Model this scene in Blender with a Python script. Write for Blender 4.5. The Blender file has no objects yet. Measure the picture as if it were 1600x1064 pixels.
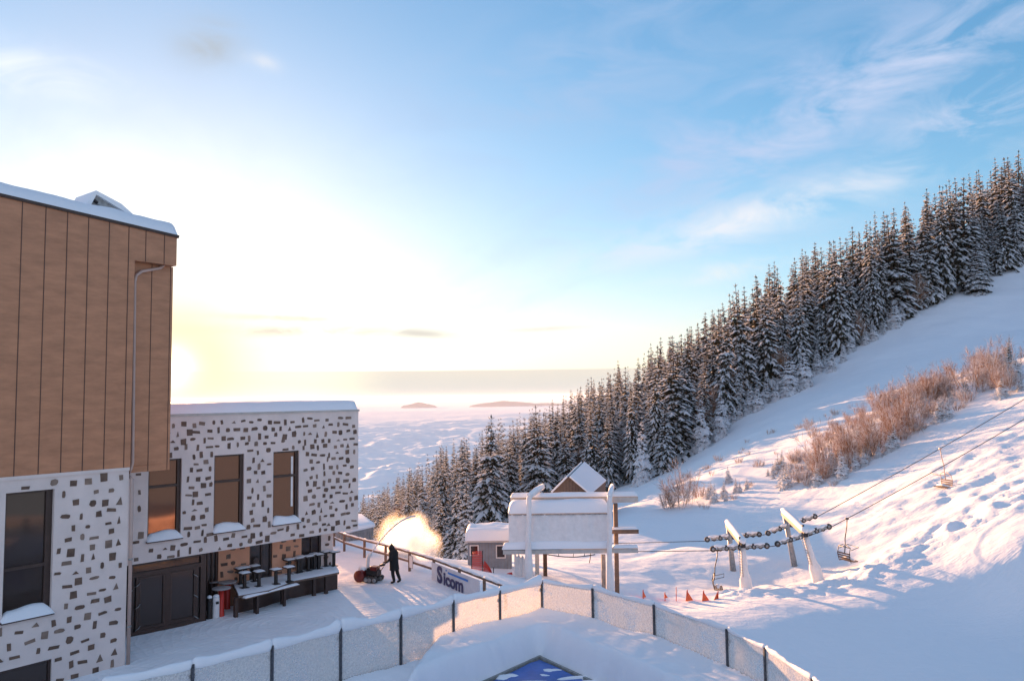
import bpy, bmesh, math, random
import numpy as np
from mathutils import Vector, Matrix

# ------------------------------------------------------------------ camera
ZC = 8.7                      # eye height above the courtyard
F = 1220.0                    # focal length in pixels of the 1600 px wide photograph
PITCH = math.atan(86.0 / F)
ROLL = -0.012
scene = bpy.context.scene
cam_d = bpy.data.cameras.new('camera')
cam = bpy.data.objects.new('camera', cam_d)
scene.collection.objects.link(cam)
scene.camera = cam
RM = Matrix.Rotation(math.pi / 2 + PITCH, 3, 'X') @ Matrix.Rotation(ROLL, 3, 'Z')
cam.matrix_world = Matrix.Translation((0, 0, ZC)) @ RM.to_4x4()
cam_d.sensor_width = 36.0
cam_d.lens = 36.0 * F / 1600.0
cam_d.clip_start = 0.1
cam_d.clip_end = 200000.0

# ------------------------------------------------------------------ sky, sun, exposure
SUN_AZ = math.radians(-25.0)   # measured from +Y towards +X
SUN_EL = math.radians(3.6)
HAZE = 1.35e-5
SKY_G = 0.94
world = bpy.data.worlds.new('World')
scene.world = world
world.use_nodes = True
wn, wl = world.node_tree.nodes, world.node_tree.links
wn.clear()
w_out = wn.new('ShaderNodeOutputWorld')
w_bg = wn.new('ShaderNodeBackground')
w_bg.inputs['Strength'].default_value = 0.15
sky = wn.new('ShaderNodeTexSky')
sky.sky_type = 'NISHITA'
sky.sun_disc = False
sky.sun_elevation = SUN_EL
sky.sun_rotation = SUN_AZ
sky.altitude = 1500
sky.air_density = 1.0
sky.dust_density = 1.6
sky.ozone_density = 2.0
def wmath(op, a, b=None, c=None, clamp=False):
    n = wn.new('ShaderNodeMath'); n.operation = op; n.use_clamp = clamp
    for i, v in enumerate((a, b, c)):
        if v is None: continue
        if isinstance(v, (int, float)): n.inputs[i].default_value = v
        else: wl.new(v, n.inputs[i])
    return n.outputs[0]
def wmix(fac, a, b, mode='MIX'):
    n = wn.new('ShaderNodeMix'); n.data_type = 'RGBA'; n.blend_type = mode
    for s, v in ((n.inputs[0], fac), (n.inputs[6], a), (n.inputs[7], b)):
        if isinstance(v, tuple): s.default_value = (*v, 1)
        elif isinstance(v, (int, float)): s.default_value = v
        else: wl.new(v, s)
    return n.outputs[2]
tc = wn.new('ShaderNodeTexCoord')
sx = wn.new('ShaderNodeSeparateXYZ'); wl.new(tc.outputs['Generated'], sx.inputs[0])
dx, dy, dz = sx.outputs
# high thin streaks: the view direction projected on a flat cloud ceiling
zz = wmath('ADD', wmath('MAXIMUM', dz, 0.0), 0.10)
cx = wmath('DIVIDE', dx, zz); cy = wmath('DIVIDE', dy, zz)
cmb = wn.new('ShaderNodeCombineXYZ'); wl.new(cx, cmb.inputs[0]); wl.new(cy, cmb.inputs[1])
mp0 = wn.new('ShaderNodeMapping'); mp0.inputs['Rotation'].default_value = (0, 0, math.radians(58)); wl.new(cmb.outputs[0], mp0.inputs[0])
mp = wn.new('ShaderNodeMapping'); mp.inputs['Scale'].default_value = (0.33, 1.15, 1)
wl.new(mp0.outputs[0], mp.inputs[0])
n1 = wn.new('ShaderNodeTexNoise'); n1.inputs['Scale'].default_value = 1.25; n1.inputs['Detail'].default_value = 9; n1.inputs['Roughness'].default_value = 0.60; n1.inputs['Distortion'].default_value = 0.5
wl.new(mp.outputs[0], n1.inputs['Vector'])
cm1 = wn.new('ShaderNodeMapRange'); cm1.inputs[1].default_value = 0.50; cm1.inputs[2].default_value = 0.78
wl.new(n1.outputs[0], cm1.inputs[0])
W = dict(sky=sky)
# soft stratus low over the horizon
el = dz
mp2 = wn.new('ShaderNodeMapping'); mp2.inputs['Scale'].default_value = (2.2, 2.2, 42)
wl.new(tc.outputs['Generated'], mp2.inputs[0])
n2 = wn.new('ShaderNodeTexNoise'); n2.inputs['Scale'].default_value = 2.4; n2.inputs['Detail'].default_value = 6; n2.inputs['Roughness'].default_value = 0.55
wl.new(mp2.outputs[0], n2.inputs['Vector'])
cm2 = wn.new('ShaderNodeMapRange'); cm2.inputs[1].default_value = 0.60; cm2.inputs[2].default_value = 0.72
wl.new(n2.outputs[0], cm2.inputs[0])
band = wmath('MULTIPLY', wmath('SMOOTH_MIN', wmath('MULTIPLY', wmath('SUBTRACT', el, 0.052), 40, clamp=True), 1, 0.1), wmath('MULTIPLY', wmath('SUBTRACT', 0.135, el), 25, clamp=True), clamp=True)
strat = wmath('MULTIPLY', wmath('MULTIPLY', cm2.outputs[0], band), 0.5)
hs = wn.new('ShaderNodeHueSaturation'); hs.inputs['Saturation'].default_value = 1.22; hs.inputs['Value'].default_value = 0.66
gm = wn.new('ShaderNodeGamma'); gm.inputs[1].default_value = SKY_G; wl.new(sky.outputs[0], gm.inputs[0]); wl.new(gm.outputs[0], hs.inputs['Color'])
kn1 = wn.new('ShaderNodeVectorMath'); kn1.operation = 'MULTIPLY_ADD'; kn1.inputs[1].default_value = (.30, .30, .30); kn1.inputs[2].default_value = (1, 1, 1); wl.new(hs.outputs[0], kn1.inputs[0])
kn2 = wn.new('ShaderNodeVectorMath'); kn2.operation = 'MULTIPLY'; kn2.inputs[1].default_value = (1.19, 1.26, 1.38); wl.new(hs.outputs[0], kn2.inputs[0])
kn = wn.new('ShaderNodeVectorMath'); kn.operation = 'DIVIDE'; wl.new(kn2.outputs[0], kn.inputs[0]); wl.new(kn1.outputs[0], kn.inputs[1])
RAYM = Matrix.Rotation(math.pi / 2 + PITCH, 3, 'X') @ Matrix.Rotation(ROLL, 3, 'Z')
def wdir(px, py): return (RAYM @ Vector(((px - 800) / F, -(py - 532) / F, -1.0))).normalized()
def wdot(v):
    n = wn.new('ShaderNodeVectorMath'); n.operation = 'DOT_PRODUCT'; wl.new(tc.outputs['Generated'], n.inputs[0]); n.inputs[1].default_value = tuple(v); return n.outputs['Value']
wisp = wn.new('ShaderNodeTexNoise'); wisp.inputs['Scale'].default_value = 9; wisp.inputs['Detail'].default_value = 9; wisp.inputs['Roughness'].default_value = .62; wisp.inputs['Distortion'].default_value = .6
mpw = wn.new('ShaderNodeMapping'); mpw.inputs['Scale'].default_value = (1.0, 1.0, 2.6); mpw.inputs['Rotation'].default_value = (0, math.radians(-16), 0)
wl.new(tc.outputs['Generated'], mpw.inputs[0]); wl.new(mpw.outputs[0], wisp.inputs['Vector'])
def blob(col, px, py, sx_, sy_, ang, c, k, lo=.42, hi=.66):
    """one cloud or painted sun glow of the photograph's sky, placed by its direction"""
    C0 = wdir(px, py); R0 = C0.cross(Vector((0, 0, 1))).normalized(); U0 = R0.cross(C0)
    a = math.radians(ang); E1 = R0 * math.cos(a) + U0 * math.sin(a); E2 = -R0 * math.sin(a) + U0 * math.cos(a)
    u = wmath('DIVIDE', wdot(E1), sx_ / F); v = wmath('DIVIDE', wdot(E2), sy_ / F)
    q = wmath('ADD', wmath('MULTIPLY', u, u), wmath('MULTIPLY', v, v))
    g = wmath('MULTIPLY', wmath('EXPONENT', wmath('MULTIPLY', q, -1.0)), wmath('GREATER_THAN', wdot(C0), 0.0))
    r = wn.new('ShaderNodeMapRange'); r.inputs[1].default_value = lo; r.inputs[2].default_value = hi; wl.new(wisp.outputs[0], r.inputs[0])
    return wmix(wmath('MULTIPLY', wmath('MULTIPLY', g, r.outputs[0]), k, clamp=True), col, c)
bw = wn.new('ShaderNodeRGBToBW'); wl.new(kn.outputs[0], bw.inputs[0])
pale = wmix(1.0, bw.outputs[0], (1.06, 1.0, .86), 'MULTIPLY')
lowm = wn.new('ShaderNodeMapRange'); lowm.interpolation_type = 'SMOOTHSTEP'; lowm.inputs[1].default_value = .16; lowm.inputs[2].default_value = -.01; lowm.inputs[3].default_value = 0; lowm.inputs[4].default_value = .78; wl.new(el, lowm.inputs[0])
base_sky = wmix(lowm.outputs[0], kn.outputs[0], pale)
c1 = wmix(wmath('MULTIPLY', cm1.outputs[0], 0.34), base_sky, (.85, 1.05, 1.40))
c1 = blob(c1, 1150, 345, 270, 30, 11, (1.5, 1.5, 1.55), .85, .36, .62)
c1 = blob(c1, 1180, 200, 300, 70, 24, (.85, 1.02, 1.42), .8)
c1 = blob(c1, 1400, 120, 260, 34, 24, (.95, 1.1, 1.45), .9)
c1 = blob(c1, 1540, 165, 130, 40, 20, (1.15, 1.22, 1.5), .9)
c1 = blob(c1, 900, 110, 250, 90, 20, (.72, .95, 1.35), .6)
c1 = blob(c1, 40, 110, 90, 30, 0, (1.8, 1.8, 1.9), .6)
c1 = blob(c1, 325, 68, 42, 26, 10, (.80, .86, .92), .9, .25, .5)
c1 = blob(c1, 408, 97, 22, 10, -10, (1.35, 1.4, 1.5), .8, .3, .55)
c1 = blob(c1, 240, 585, 170, 120, 0, (2.0, 1.68, 1.15), 1.0, .0, .2)  # from here the sun's glow and core, painted into the sky colour
c1 = blob(c1, 258, 572, 95, 80, 0, (2.1, 1.56, .92), 1.1, .0, .2)
c1 = blob(c1, 262, 577, 34, 32, 0, (4.5, 4.0, 2.6), 1.1, .0, .2)
c1 = blob(c1, 440, 497, 85, 5, -1, (1.25, 1.15, .95), .9, .3, .5)
c1 = blob(c1, 480, 517, 150, 9, 0, (1.25, 1.15, 1.0), 1.0, .33, .55)
c1 = blob(c1, 655, 521, 60, 7, -4, (1.25, 1.2, 1.08), 1.0, .33, .55)
c1 = blob(c1, 850, 514, 60, 4, 2, (1.5, 1.4, 1.25), .9, .3, .5)
c1 = blob(c1, 1130, 425, 120, 14, 8, (1.6, 1.5, 1.4), .6)
# bright cloud cover added out of view, behind and above the viewer, as fill light
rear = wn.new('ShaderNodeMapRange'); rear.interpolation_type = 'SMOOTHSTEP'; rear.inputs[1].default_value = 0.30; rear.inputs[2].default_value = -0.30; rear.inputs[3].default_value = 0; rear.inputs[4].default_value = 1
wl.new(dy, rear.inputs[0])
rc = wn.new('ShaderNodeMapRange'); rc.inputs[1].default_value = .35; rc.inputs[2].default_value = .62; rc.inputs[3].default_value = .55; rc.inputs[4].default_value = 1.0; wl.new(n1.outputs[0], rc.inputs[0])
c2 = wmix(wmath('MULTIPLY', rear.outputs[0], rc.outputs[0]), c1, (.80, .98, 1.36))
# distant bank of stratus just above the horizon line, thinning towards the sun
hsun = Vector((math.sin(SUN_AZ), math.cos(SUN_AZ), 0))
ns_ = wn.new('ShaderNodeMapRange'); ns_.interpolation_type = 'SMOOTHSTEP'; ns_.inputs[1].default_value = .9995; ns_.inputs[2].default_value = .955; ns_.inputs[3].default_value = 0; ns_.inputs[4].default_value = 1; wl.new(wdot(hsun), ns_.inputs[0]); nearsun = ns_.outputs[0]
bank = wmath('MULTIPLY', wmath('SUBTRACT', 0.0335, el), 700, clamp=True)
lowb = wn.new('ShaderNodeMapRange'); lowb.inputs[1].default_value = 0.034; lowb.inputs[2].default_value = 0.0; wl.new(el, lowb.inputs[0])
bcol = wmix(lowb.outputs[0], (1.35, 1.25, 1.10), (.98, 1.06, 1.10))
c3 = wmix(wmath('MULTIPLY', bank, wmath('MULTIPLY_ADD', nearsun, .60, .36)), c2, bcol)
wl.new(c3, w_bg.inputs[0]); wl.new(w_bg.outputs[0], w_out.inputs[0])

sun_d = bpy.data.lights.new('sun', 'SUN')
sun_d.energy = 4.3
sun_d.angle = math.radians(0.55)
sun_d.color = (1.0, 0.52, 0.25)
sun = bpy.data.objects.new('sun', sun_d)
scene.collection.objects.link(sun)
TOSUN = Vector((math.sin(SUN_AZ) * math.cos(SUN_EL), math.cos(SUN_AZ) * math.cos(SUN_EL), math.sin(SUN_EL)))
sun.rotation_euler = TOSUN.to_track_quat('Z', 'Y').to_euler()
sun.location = (-40, 90, 60)

vs = scene.view_settings
vs.view_transform = 'Standard'; vs.look = 'None'; vs.gamma = 1.0; vs.use_curve_mapping = False
vs.exposure = 2.08
scene.cycles.max_bounces = 6
scene.cycles.diffuse_bounces = 3
scene.cycles.transparent_max_bounces = 12
scene.cycles.volume_bounces = 2

# ------------------------------------------------------------------ pixel helpers
def ray(px, py):
    return RM @ Vector(((px - 800) / F, -(py - 532) / F, -1.0))
CO = Vector((0, 0, ZC))
def atY(px, py, Y):
    d = ray(px, py); return CO + d * (Y / d.y)
def atZ(px, py, z):
    d = ray(px, py); return CO + d * ((z - ZC) / d.z)
def onP(px, py, O, N):
    d = ray(px, py); return CO + d * ((O - CO).dot(N) / d.dot(N))
rnd = random.Random(5)

# ------------------------------------------------------------------ materials
def mat(name, col, rough=0.6, metal=0.0, var=0.0, vscale=3.0, vcol=None, bump=0.0, bscale=20.0, spec=0.5, stretch=None):
    m = bpy.data.materials.new(name); m.use_nodes = True
    nt = m.node_tree; b = nt.nodes['Principled BSDF']
    b.inputs['Base Color'].default_value = (*col, 1); b.inputs['Roughness'].default_value = rough
    b.inputs['Metallic'].default_value = metal; b.inputs['Specular IOR Level'].default_value = spec
    t = nt.nodes.new('ShaderNodeTexCoord'); mpn = nt.nodes.new('ShaderNodeMapping')
    nt.links.new(t.outputs['Object'], mpn.inputs[0])
    if stretch: mpn.inputs['Scale'].default_value = stretch
    if var > 0 or vcol:
        n = nt.nodes.new('ShaderNodeTexNoise'); n.inputs['Scale'].default_value = vscale; n.inputs['Detail'].default_value = 6; n.inputs['Roughness'].default_value = 0.62
        nt.links.new(mpn.outputs[0], n.inputs['Vector'])
        r = nt.nodes.new('ShaderNodeValToRGB'); r.color_ramp.elements[0].position = 0.32; r.color_ramp.elements[1].position = 0.70
        a = vcol if vcol else tuple(c * (1 - var) for c in col)
        r.color_ramp.elements[0].color = (*a, 1)
        r.color_ramp.elements[1].color = (*(tuple(min(1, c * (1 + var * 0.6)) for c in col)), 1)
        nt.links.new(n.outputs[0], r.inputs[0]); nt.links.new(r.outputs[0], b.inputs['Base Color'])
    if bump > 0:
        n = nt.nodes.new('ShaderNodeTexNoise'); n.inputs['Scale'].default_value = bscale; n.inputs['Detail'].default_value = 5
        nt.links.new(mpn.outputs[0], n.inputs['Vector'])
        bp = nt.nodes.new('ShaderNodeBump'); bp.inputs['Strength'].default_value = 1.0; bp.inputs['Distance'].default_value = bump
        nt.links.new(n.outputs[0], bp.inputs['Height']); nt.links.new(bp.outputs[0], b.inputs['Normal'])
    return m
SNOW = mat('snow', (0.84, 0.85, 0.88), 0.65, bump=0.012, bscale=7, spec=0.25)
def ground_snow():
    m = mat('ground_snow', (0.86, 0.865, 0.89), 0.7, spec=0.2)
    nt = m.node_tree; b = nt.nodes['Principled BSDF']
    g = nt.nodes.new('ShaderNodeNewGeometry')
    prev = None
    for sc, dist, det, st in ((0.9, 0.10, 4, None), (5.5, 0.022, 4, None), (0.55, 0.035, 3, (1, 9, 1))):
        n = nt.nodes.new('ShaderNodeTexNoise'); n.inputs['Scale'].default_value = sc; n.inputs['Detail'].default_value = det
        if st:
            k = nt.nodes.new('ShaderNodeMapping'); k.inputs['Scale'].default_value = st; k.inputs['Rotation'].default_value = (0, 0, 0.5)
            nt.links.new(g.outputs['Position'], k.inputs[0]); nt.links.new(k.outputs[0], n.inputs['Vector'])
            n.inputs['Distortion'].default_value = 1.5
        else: nt.links.new(g.outputs['Position'], n.inputs['Vector'])
        bp = nt.nodes.new('ShaderNodeBump'); bp.inputs['Distance'].default_value = dist; bp.inputs['Strength'].default_value = 0.9
        nt.links.new(n.outputs[0], bp.inputs['Height'])
        if prev: nt.links.new(prev.outputs[0], bp.inputs['Normal'])
        prev = bp
    sp = nt.nodes.new('ShaderNodeSeparateXYZ'); nt.links.new(g.outputs['Position'], sp.inputs[0])
    def mth(op, a, b_, cl=True):
        n = nt.nodes.new('ShaderNodeMath'); n.operation = op; n.use_clamp = cl
        for i_, v in enumerate((a, b_)):
            if isinstance(v, (int, float)): n.inputs[i_].default_value = v
            else: nt.links.new(v, n.inputs[i_])
        return n.outputs[0]
    msk = mth('MULTIPLY', mth('SUBTRACT', 46.0, sp.outputs[1]), mth('SUBTRACT', .6, sp.outputs[0]))
    for loc, sc_, ds in (((2.5, -22, 0), 1.15, 2.2), ((9, -31, 0), .9, 3.0)):
        k = nt.nodes.new('ShaderNodeMapping'); k.inputs['Location'].default_value = loc; nt.links.new(g.outputs['Position'], k.inputs[0])
        w = nt.nodes.new('ShaderNodeTexWave'); w.wave_type = 'RINGS'; w.rings_direction = 'Z'; w.inputs['Scale'].default_value = sc_; w.inputs['Distortion'].default_value = ds * 3; w.inputs['Detail'].default_value = 3; w.inputs['Detail Scale'].default_value = .6
        nt.links.new(k.outputs[0], w.inputs['Vector'])
        bp = nt.nodes.new('ShaderNodeBump'); bp.inputs['Distance'].default_value = .011; nt.links.new(mth('POWER', w.outputs['Fac'], 3.0), bp.inputs['Height']); nt.links.new(msk, bp.inputs['Strength'])
        nt.links.new(prev.outputs[0], bp.inputs['Normal']); prev = bp
    nt.links.new(prev.outputs[0], b.inputs['Normal'])
    return m
GSNOW = ground_snow()
CLAD = mat('copper_cladding', (0.46, 0.22, 0.125), 0.42, 0.35, var=0.20, vscale=2.0, stretch=(0.6, 0.6, 2.2), bump=0.002, bscale=9)
SEAM = mat('cladding_seam', (0.10, 0.05, 0.035), 0.6)
PLASTER = mat('white_plaster', (0.76, 0.645, 0.60), 0.85, var=0.10, vscale=1.2, bump=0.002, bscale=60)
PEACH = mat('peach_plaster', (0.74, 0.37, 0.23), 0.85, var=0.08, vscale=1.5)
STONE2 = mat('pale_stone_plaque', (0.25, 0.175, 0.135), 0.85, var=0.35, vscale=2.0, bump=0.004, bscale=30)
STONE = mat('stone_plaque', (0.16, 0.10, 0.072), 0.8, var=0.45, vscale=2.2, bump=0.004, bscale=30)
DARK = mat('dark_metal', (0.035, 0.03, 0.03), 0.45, 0.3, var=0.2, vscale=8)
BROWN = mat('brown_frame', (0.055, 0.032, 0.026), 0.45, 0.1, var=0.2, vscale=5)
GLASSB = mat('bronze_glass', (0.17, 0.088, 0.062), 0.07, 0.7)
GLASSD = mat('dark_glass', (0.06, 0.042, 0.037), 0.06, 0.45, spec=0.8)
PIPE = mat('pipe_paint', (0.50, 0.36, 0.31), 0.45, 0.1, var=0.08)
WOOD = mat('weathered_wood', (0.17, 0.11, 0.08), 0.8, var=0.35, vscale=3, stretch=(1, 1, 6), bump=0.003, bscale=14)
GREYWOOD = mat('grey_boards', (0.26, 0.25, 0.25), 0.8, var=0.3, vscale=3, bump=0.004, bscale=12)
BLUEGREY = mat('blue_grey_boards', (0.25, 0.29, 0.33), 0.8, var=0.2, vscale=3)
RED = mat('red_paint', (0.62, 0.045, 0.03), 0.4, var=0.1)
ORANGE = mat('orange_fabric', (0.85, 0.16, 0.05), 0.7, var=0.2, vscale=9)
GALV = mat('galvanised_steel', (0.36, 0.36, 0.36), 0.5, 0.5, var=0.35, vscale=6)
RUST = mat('grey_rust_steel', (0.19, 0.17, 0.17), 0.6, 0.4, var=0.4, vscale=9)
BLACK = mat('black_cloth', (0.012, 0.012, 0.014), 0.9, var=0.2, vscale=6)
SKIN = mat('skin', (0.55, 0.33, 0.25), 0.6)
REDD = mat('dull_red_paint', (0.15, 0.014, 0.012), 0.45, var=0.3, vscale=6)
RUBBER = mat('rubber', (0.05, 0.05, 0.05), 0.8)
BLUE = mat('blue_tarpaulin', (0.025, 0.12, 0.46), 0.35, var=0.25, vscale=2, bump=0.01, bscale=3)
BANNER = mat('banner_cloth', (0.66, 0.67, 0.72), 0.7, var=0.08, vscale=4)
NAVY = mat('navy_print', (0.035, 0.035, 0.12), 0.6)
PBLUE = mat('blue_print', (0.05, 0.22, 0.62), 0.6)
FROSTED = mat('snow_plastered_paint', (0.80, 0.76, 0.745), 0.8, var=0.08, vscale=3, bump=0.025, bscale=6)
BEAMY = mat('cream_beam', (0.50, 0.47, 0.44), 0.6, var=0.15, vscale=3)
BARK = mat('spruce_bark', (0.10, 0.065, 0.045), 0.9, var=0.3, vscale=6)
def tree_snow():
    m = mat('branch_snow', (0.88, 0.88, 0.91), 0.8, spec=0.1)
    nt = m.node_tree; b = nt.nodes['Principled BSDF']; o = [n for n in nt.nodes if n.type == 'OUTPUT_MATERIAL'][0]
    g = nt.nodes.new('ShaderNodeBsdfTranslucent'); g.inputs[0].default_value = (.95, .93, .92, 1)
    mx = nt.nodes.new('ShaderNodeMixShader'); mx.inputs[0].default_value = .45
    nt.links.new(b.outputs[0], mx.inputs[1]); nt.links.new(g.outputs[0], mx.inputs[2]); nt.links.new(mx.outputs[0], o.inputs[0])
    return m
TSNOW = tree_snow()
NEEDLE = mat('spruce_needles', (0.050, 0.048, 0.034), 0.9, var=0.4, vscale=1.2, spec=0.1)
TWIG = mat('bare_twigs', (0.36, 0.20, 0.12), 0.9, var=0.3, vscale=3, spec=0.1)
FROST = mat('frosted_twigs', (0.72, 0.66, 0.64), 0.85, spec=0.1)
STEEL = mat('black_rope', (0.05, 0.05, 0.055), 0.5, 0.5)
CURB = mat('pool_kerb', (0.30, 0.30, 0.28), 0.8, var=0.3, vscale=6)
MOUNT = mat('far_mountain', (0.16, 0.19, 0.27), 1.0, spec=0)
STUCK = mat('table_grey', (0.34, 0.32, 0.32), 0.6, var=0.15)
POSTM = mat('fence_post_steel', (0.085, 0.09, 0.105), 0.5, 0.4, var=0.5, vscale=14)
def cloud_mat():
    m = mat('sea_of_clouds', (0.90, 0.89, 0.89), 1.0, spec=0)
    nt = m.node_tree; b = nt.nodes['Principled BSDF']; o = [n for n in nt.nodes if n.type == 'OUTPUT_MATERIAL'][0]
    g = nt.nodes.new('ShaderNodeBsdfGlossy'); g.inputs[0].default_value = (.95, .95, .95, 1); g.inputs['Roughness'].default_value = .62
    mx = nt.nodes.new('ShaderNodeMixShader'); mx.inputs[0].default_value = .25
    nt.links.new(b.outputs[0], mx.inputs[1]); nt.links.new(g.outputs[0], mx.inputs[2]); nt.links.new(mx.outputs[0], o.inputs[0])
    return m
CLOUDM = cloud_mat()
def panel_mat():
    m = bpy.data.materials.new('frosted_panel'); m.use_nodes = True
    nt = m.node_tree; nt.nodes.clear()
    o = nt.nodes.new('ShaderNodeOutputMaterial')
    d = nt.nodes.new('ShaderNodeBsdfDiffuse'); d.inputs[0].default_value = (0.80, 0.78, 0.76, 1)
    tl = nt.nodes.new('ShaderNodeBsdfTranslucent'); tl.inputs[0].default_value = (0.85, 0.82, 0.79, 1)
    tr = nt.nodes.new('ShaderNodeBsdfTransparent'); tr.inputs[0].default_value = (0.92, 0.92, 0.92, 1)
    g = nt.nodes.new('ShaderNodeNewGeometry')
    n = nt.nodes.new('ShaderNodeTexNoise'); n.inputs['Scale'].default_value = 15; n.inputs['Detail'].default_value = 4; n.inputs['Roughness'].default_value = 0.75
    nt.links.new(g.outputs['Position'], n.inputs['Vector'])
    n2_ = nt.nodes.new('ShaderNodeTexNoise'); n2_.inputs['Scale'].default_value = 1.3; n2_.inputs['Detail'].default_value = 3
    nt.links.new(g.outputs['Position'], n2_.inputs['Vector'])
    ad = nt.nodes.new('ShaderNodeMath'); ad.operation = 'ADD'; nt.links.new(n.outputs[0], ad.inputs[0]); nt.links.new(n2_.outputs[0], ad.inputs[1])
    r = nt.nodes.new('ShaderNodeMapRange'); r.inputs[1].default_value = 0.80; r.inputs[2].default_value = 1.22; r.inputs[3].default_value = 0.80; r.inputs[4].default_value = 0.14
    nt.links.new(ad.outputs[0], r.inputs[0])
    m1 = nt.nodes.new('ShaderNodeMixShader'); m1.inputs[0].default_value = 0.28
    nt.links.new(d.outputs[0], m1.inputs[1]); nt.links.new(tl.outputs[0], m1.inputs[2])
    m2 = nt.nodes.new('ShaderNodeMixShader'); nt.links.new(r.outputs[0], m2.inputs[0])
    nt.links.new(m1.outputs[0], m2.inputs[1]); nt.links.new(tr.outputs[0], m2.inputs[2])
    nt.links.new(m2.outputs[0], o.inputs[0])
    return m
PANEL = panel_mat()

# ------------------------------------------------------------------ mesh helpers
class MB:
    def __init__(s): s.v = []; s.f = []; s.m = []; s.mats = []; s.sm = []
    def mi(s, m):
        if m not in s.mats: s.mats.append(m)
        return s.mats.index(m)
    def add(s, vs_, fs, m, smooth=False):
        o = len(s.v); s.v += [tuple(v) for v in vs_]; k = s.mi(m)
        for f in fs: s.f.append([i + o for i in f]); s.m.append(k); s.sm.append(smooth)
    def box(s, c, h, m, X=Vector((1, 0, 0)), Y=Vector((0, 1, 0)), Z=Vector((0, 0, 1))):
        c = Vector(c); X = X.normalized() * h[0]; Y = Y.normalized() * h[1]; Z = Z.normalized() * h[2]
        vs_ = [c + X * a + Y * b + Z * d for a in (-1, 1) for b in (-1, 1) for d in (-1, 1)]
        s.add(vs_, [(0, 1, 3, 2), (4, 6, 7, 5), (0, 4, 5, 1), (2, 3, 7, 6), (0, 2, 6, 4), (1, 5, 7, 3)], m)
    def bar(s, a, b, w, h, m, up=Vector((0, 0, 1))):
        a = Vector(a); b = Vector(b); d = (b - a); L = d.length; d.normalize()
        side = d.cross(up)
        if side.length < 1e-4: side = d.cross(Vector((0, 1, 0)))
        side.normalize(); u = side.cross(d).normalized()
        s.box((a + b) / 2, (L / 2, w / 2, h / 2), m, d, side, u)
    def tube(s, pts, rad, m, n=8, caps=True, flat=1.0):
        pts = [Vector(p) for p in pts]
        rads = rad if isinstance(rad, (list, tuple)) else [rad] * len(pts)
        vs_, fs = [], []
        t0 = (pts[1] - pts[0]).normalized()
        u = t0.cross(Vector((0, 0, 1)))
        if u.length < 1e-3: u = Vector((1, 0, 0))
        u.normalize()
        for i, p in enumerate(pts):
            t = ((pts[min(i + 1, len(pts) - 1)] - pts[max(i - 1, 0)])).normalized()
            u = (u - t * u.dot(t)).normalized(); w = t.cross(u)
            for k in range(n):
                a = 2 * math.pi * k / n
                vs_.append(p + u * math.cos(a) * rads[i] + w * math.sin(a) * rads[i] * flat)
        for i in range(len(pts) - 1):
            for k in range(n):
                a, b = i * n + k, i * n + (k + 1) % n
                fs.append((a, b, b + n, a + n))
        if caps: fs.append(tuple(range(n - 1, -1, -1))); fs.append(tuple((len(pts) - 1) * n + k for k in range(n)))
        s.add(vs_, fs, m, True)
    def lathe(s, c, prof, m, n=16, axis=Vector((0, 0, 1))):
        c = Vector(c); q = axis.normalized().to_track_quat('Z', 'Y')
        vs_, fs = [], []
        for r, z in prof:
            for k in range(n):
                a = 2 * math.pi * k / n
                vs_.append(c + q @ Vector((r * math.cos(a), r * math.sin(a), z)))
        for i in range(len(prof) - 1):
            for k in range(n):
                a, b = i * n + k, i * n + (k + 1) % n
                fs.append((a, b, b + n, a + n))
        fs.append(tuple(range(n - 1, -1, -1))); fs.append(tuple((len(prof) - 1) * n + k for k in range(n)))
        s.add(vs_, fs, m, True)
    def obj(s, name, parent=None):
        me = bpy.data.meshes.new(name); me.from_pydata(s.v, [], s.f)
        for m in s.mats: me.materials.append(m)
        me.polygons.foreach_set('material_index', s.m); me.polygons.foreach_set('use_smooth', s.sm)
        me.update()
        return link(name, me, parent)
def link(name, me, parent=None):
    o = bpy.data.objects.new(name, me); scene.collection.objects.link(o)
    if parent is not None:
        o.parent = parent; o.matrix_parent_inverse = Matrix.Translation(-parent.matrix_basis.translation) if parent.parent is None and parent.type == 'EMPTY' else Matrix()
    return o
def tag(o, label=None, cat=None, group=None, kind=None):
    if label: o['label'] = label
    if cat: o['category'] = cat
    if group: o['group'] = group
    if kind: o['kind'] = kind
    return o
def thing(name, loc, label, cat, group=None):
    """An Empty at the base of a thing; parts are built in world coordinates and parented to it."""
    o = bpy.data.objects.new(name, None); scene.collection.objects.link(o)
    o.empty_display_size = 0.2; o.location = loc
    o.matrix_basis = Matrix.Translation(Vector(loc))
    return tag(o, label, cat, group)
def copy_tree(o, parent=None):
    c = o.copy(); scene.collection.objects.link(c); c.parent = parent
    for ch in [x for x in bpy.data.objects if x.parent == o]: copy_tree(ch, c)
    return c
def np_mesh(name, V, Fq, mats, midx=None, smooth=True):
    me = bpy.data.meshes.new(name)
    V = np.asarray(V, dtype=np.float32); Fq = np.asarray(Fq, dtype=np.int32)
    k = Fq.shape[1]
    me.vertices.add(len(V)); me.vertices.foreach_set('co', V.ravel())
    me.loops.add(Fq.size); me.loops.foreach_set('vertex_index', Fq.ravel())
    me.polygons.add(len(Fq)); me.polygons.foreach_set('loop_start', np.arange(0, Fq.size, k, dtype=np.int32))
    me.polygons.foreach_set('use_smooth', np.full(len(Fq), smooth))
    for m in mats: me.materials.append(m)
    if midx is not None: me.polygons.foreach_set('material_index', np.asarray(midx, dtype=np.int32))
    me.update(calc_edges=True)
    return me
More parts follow.
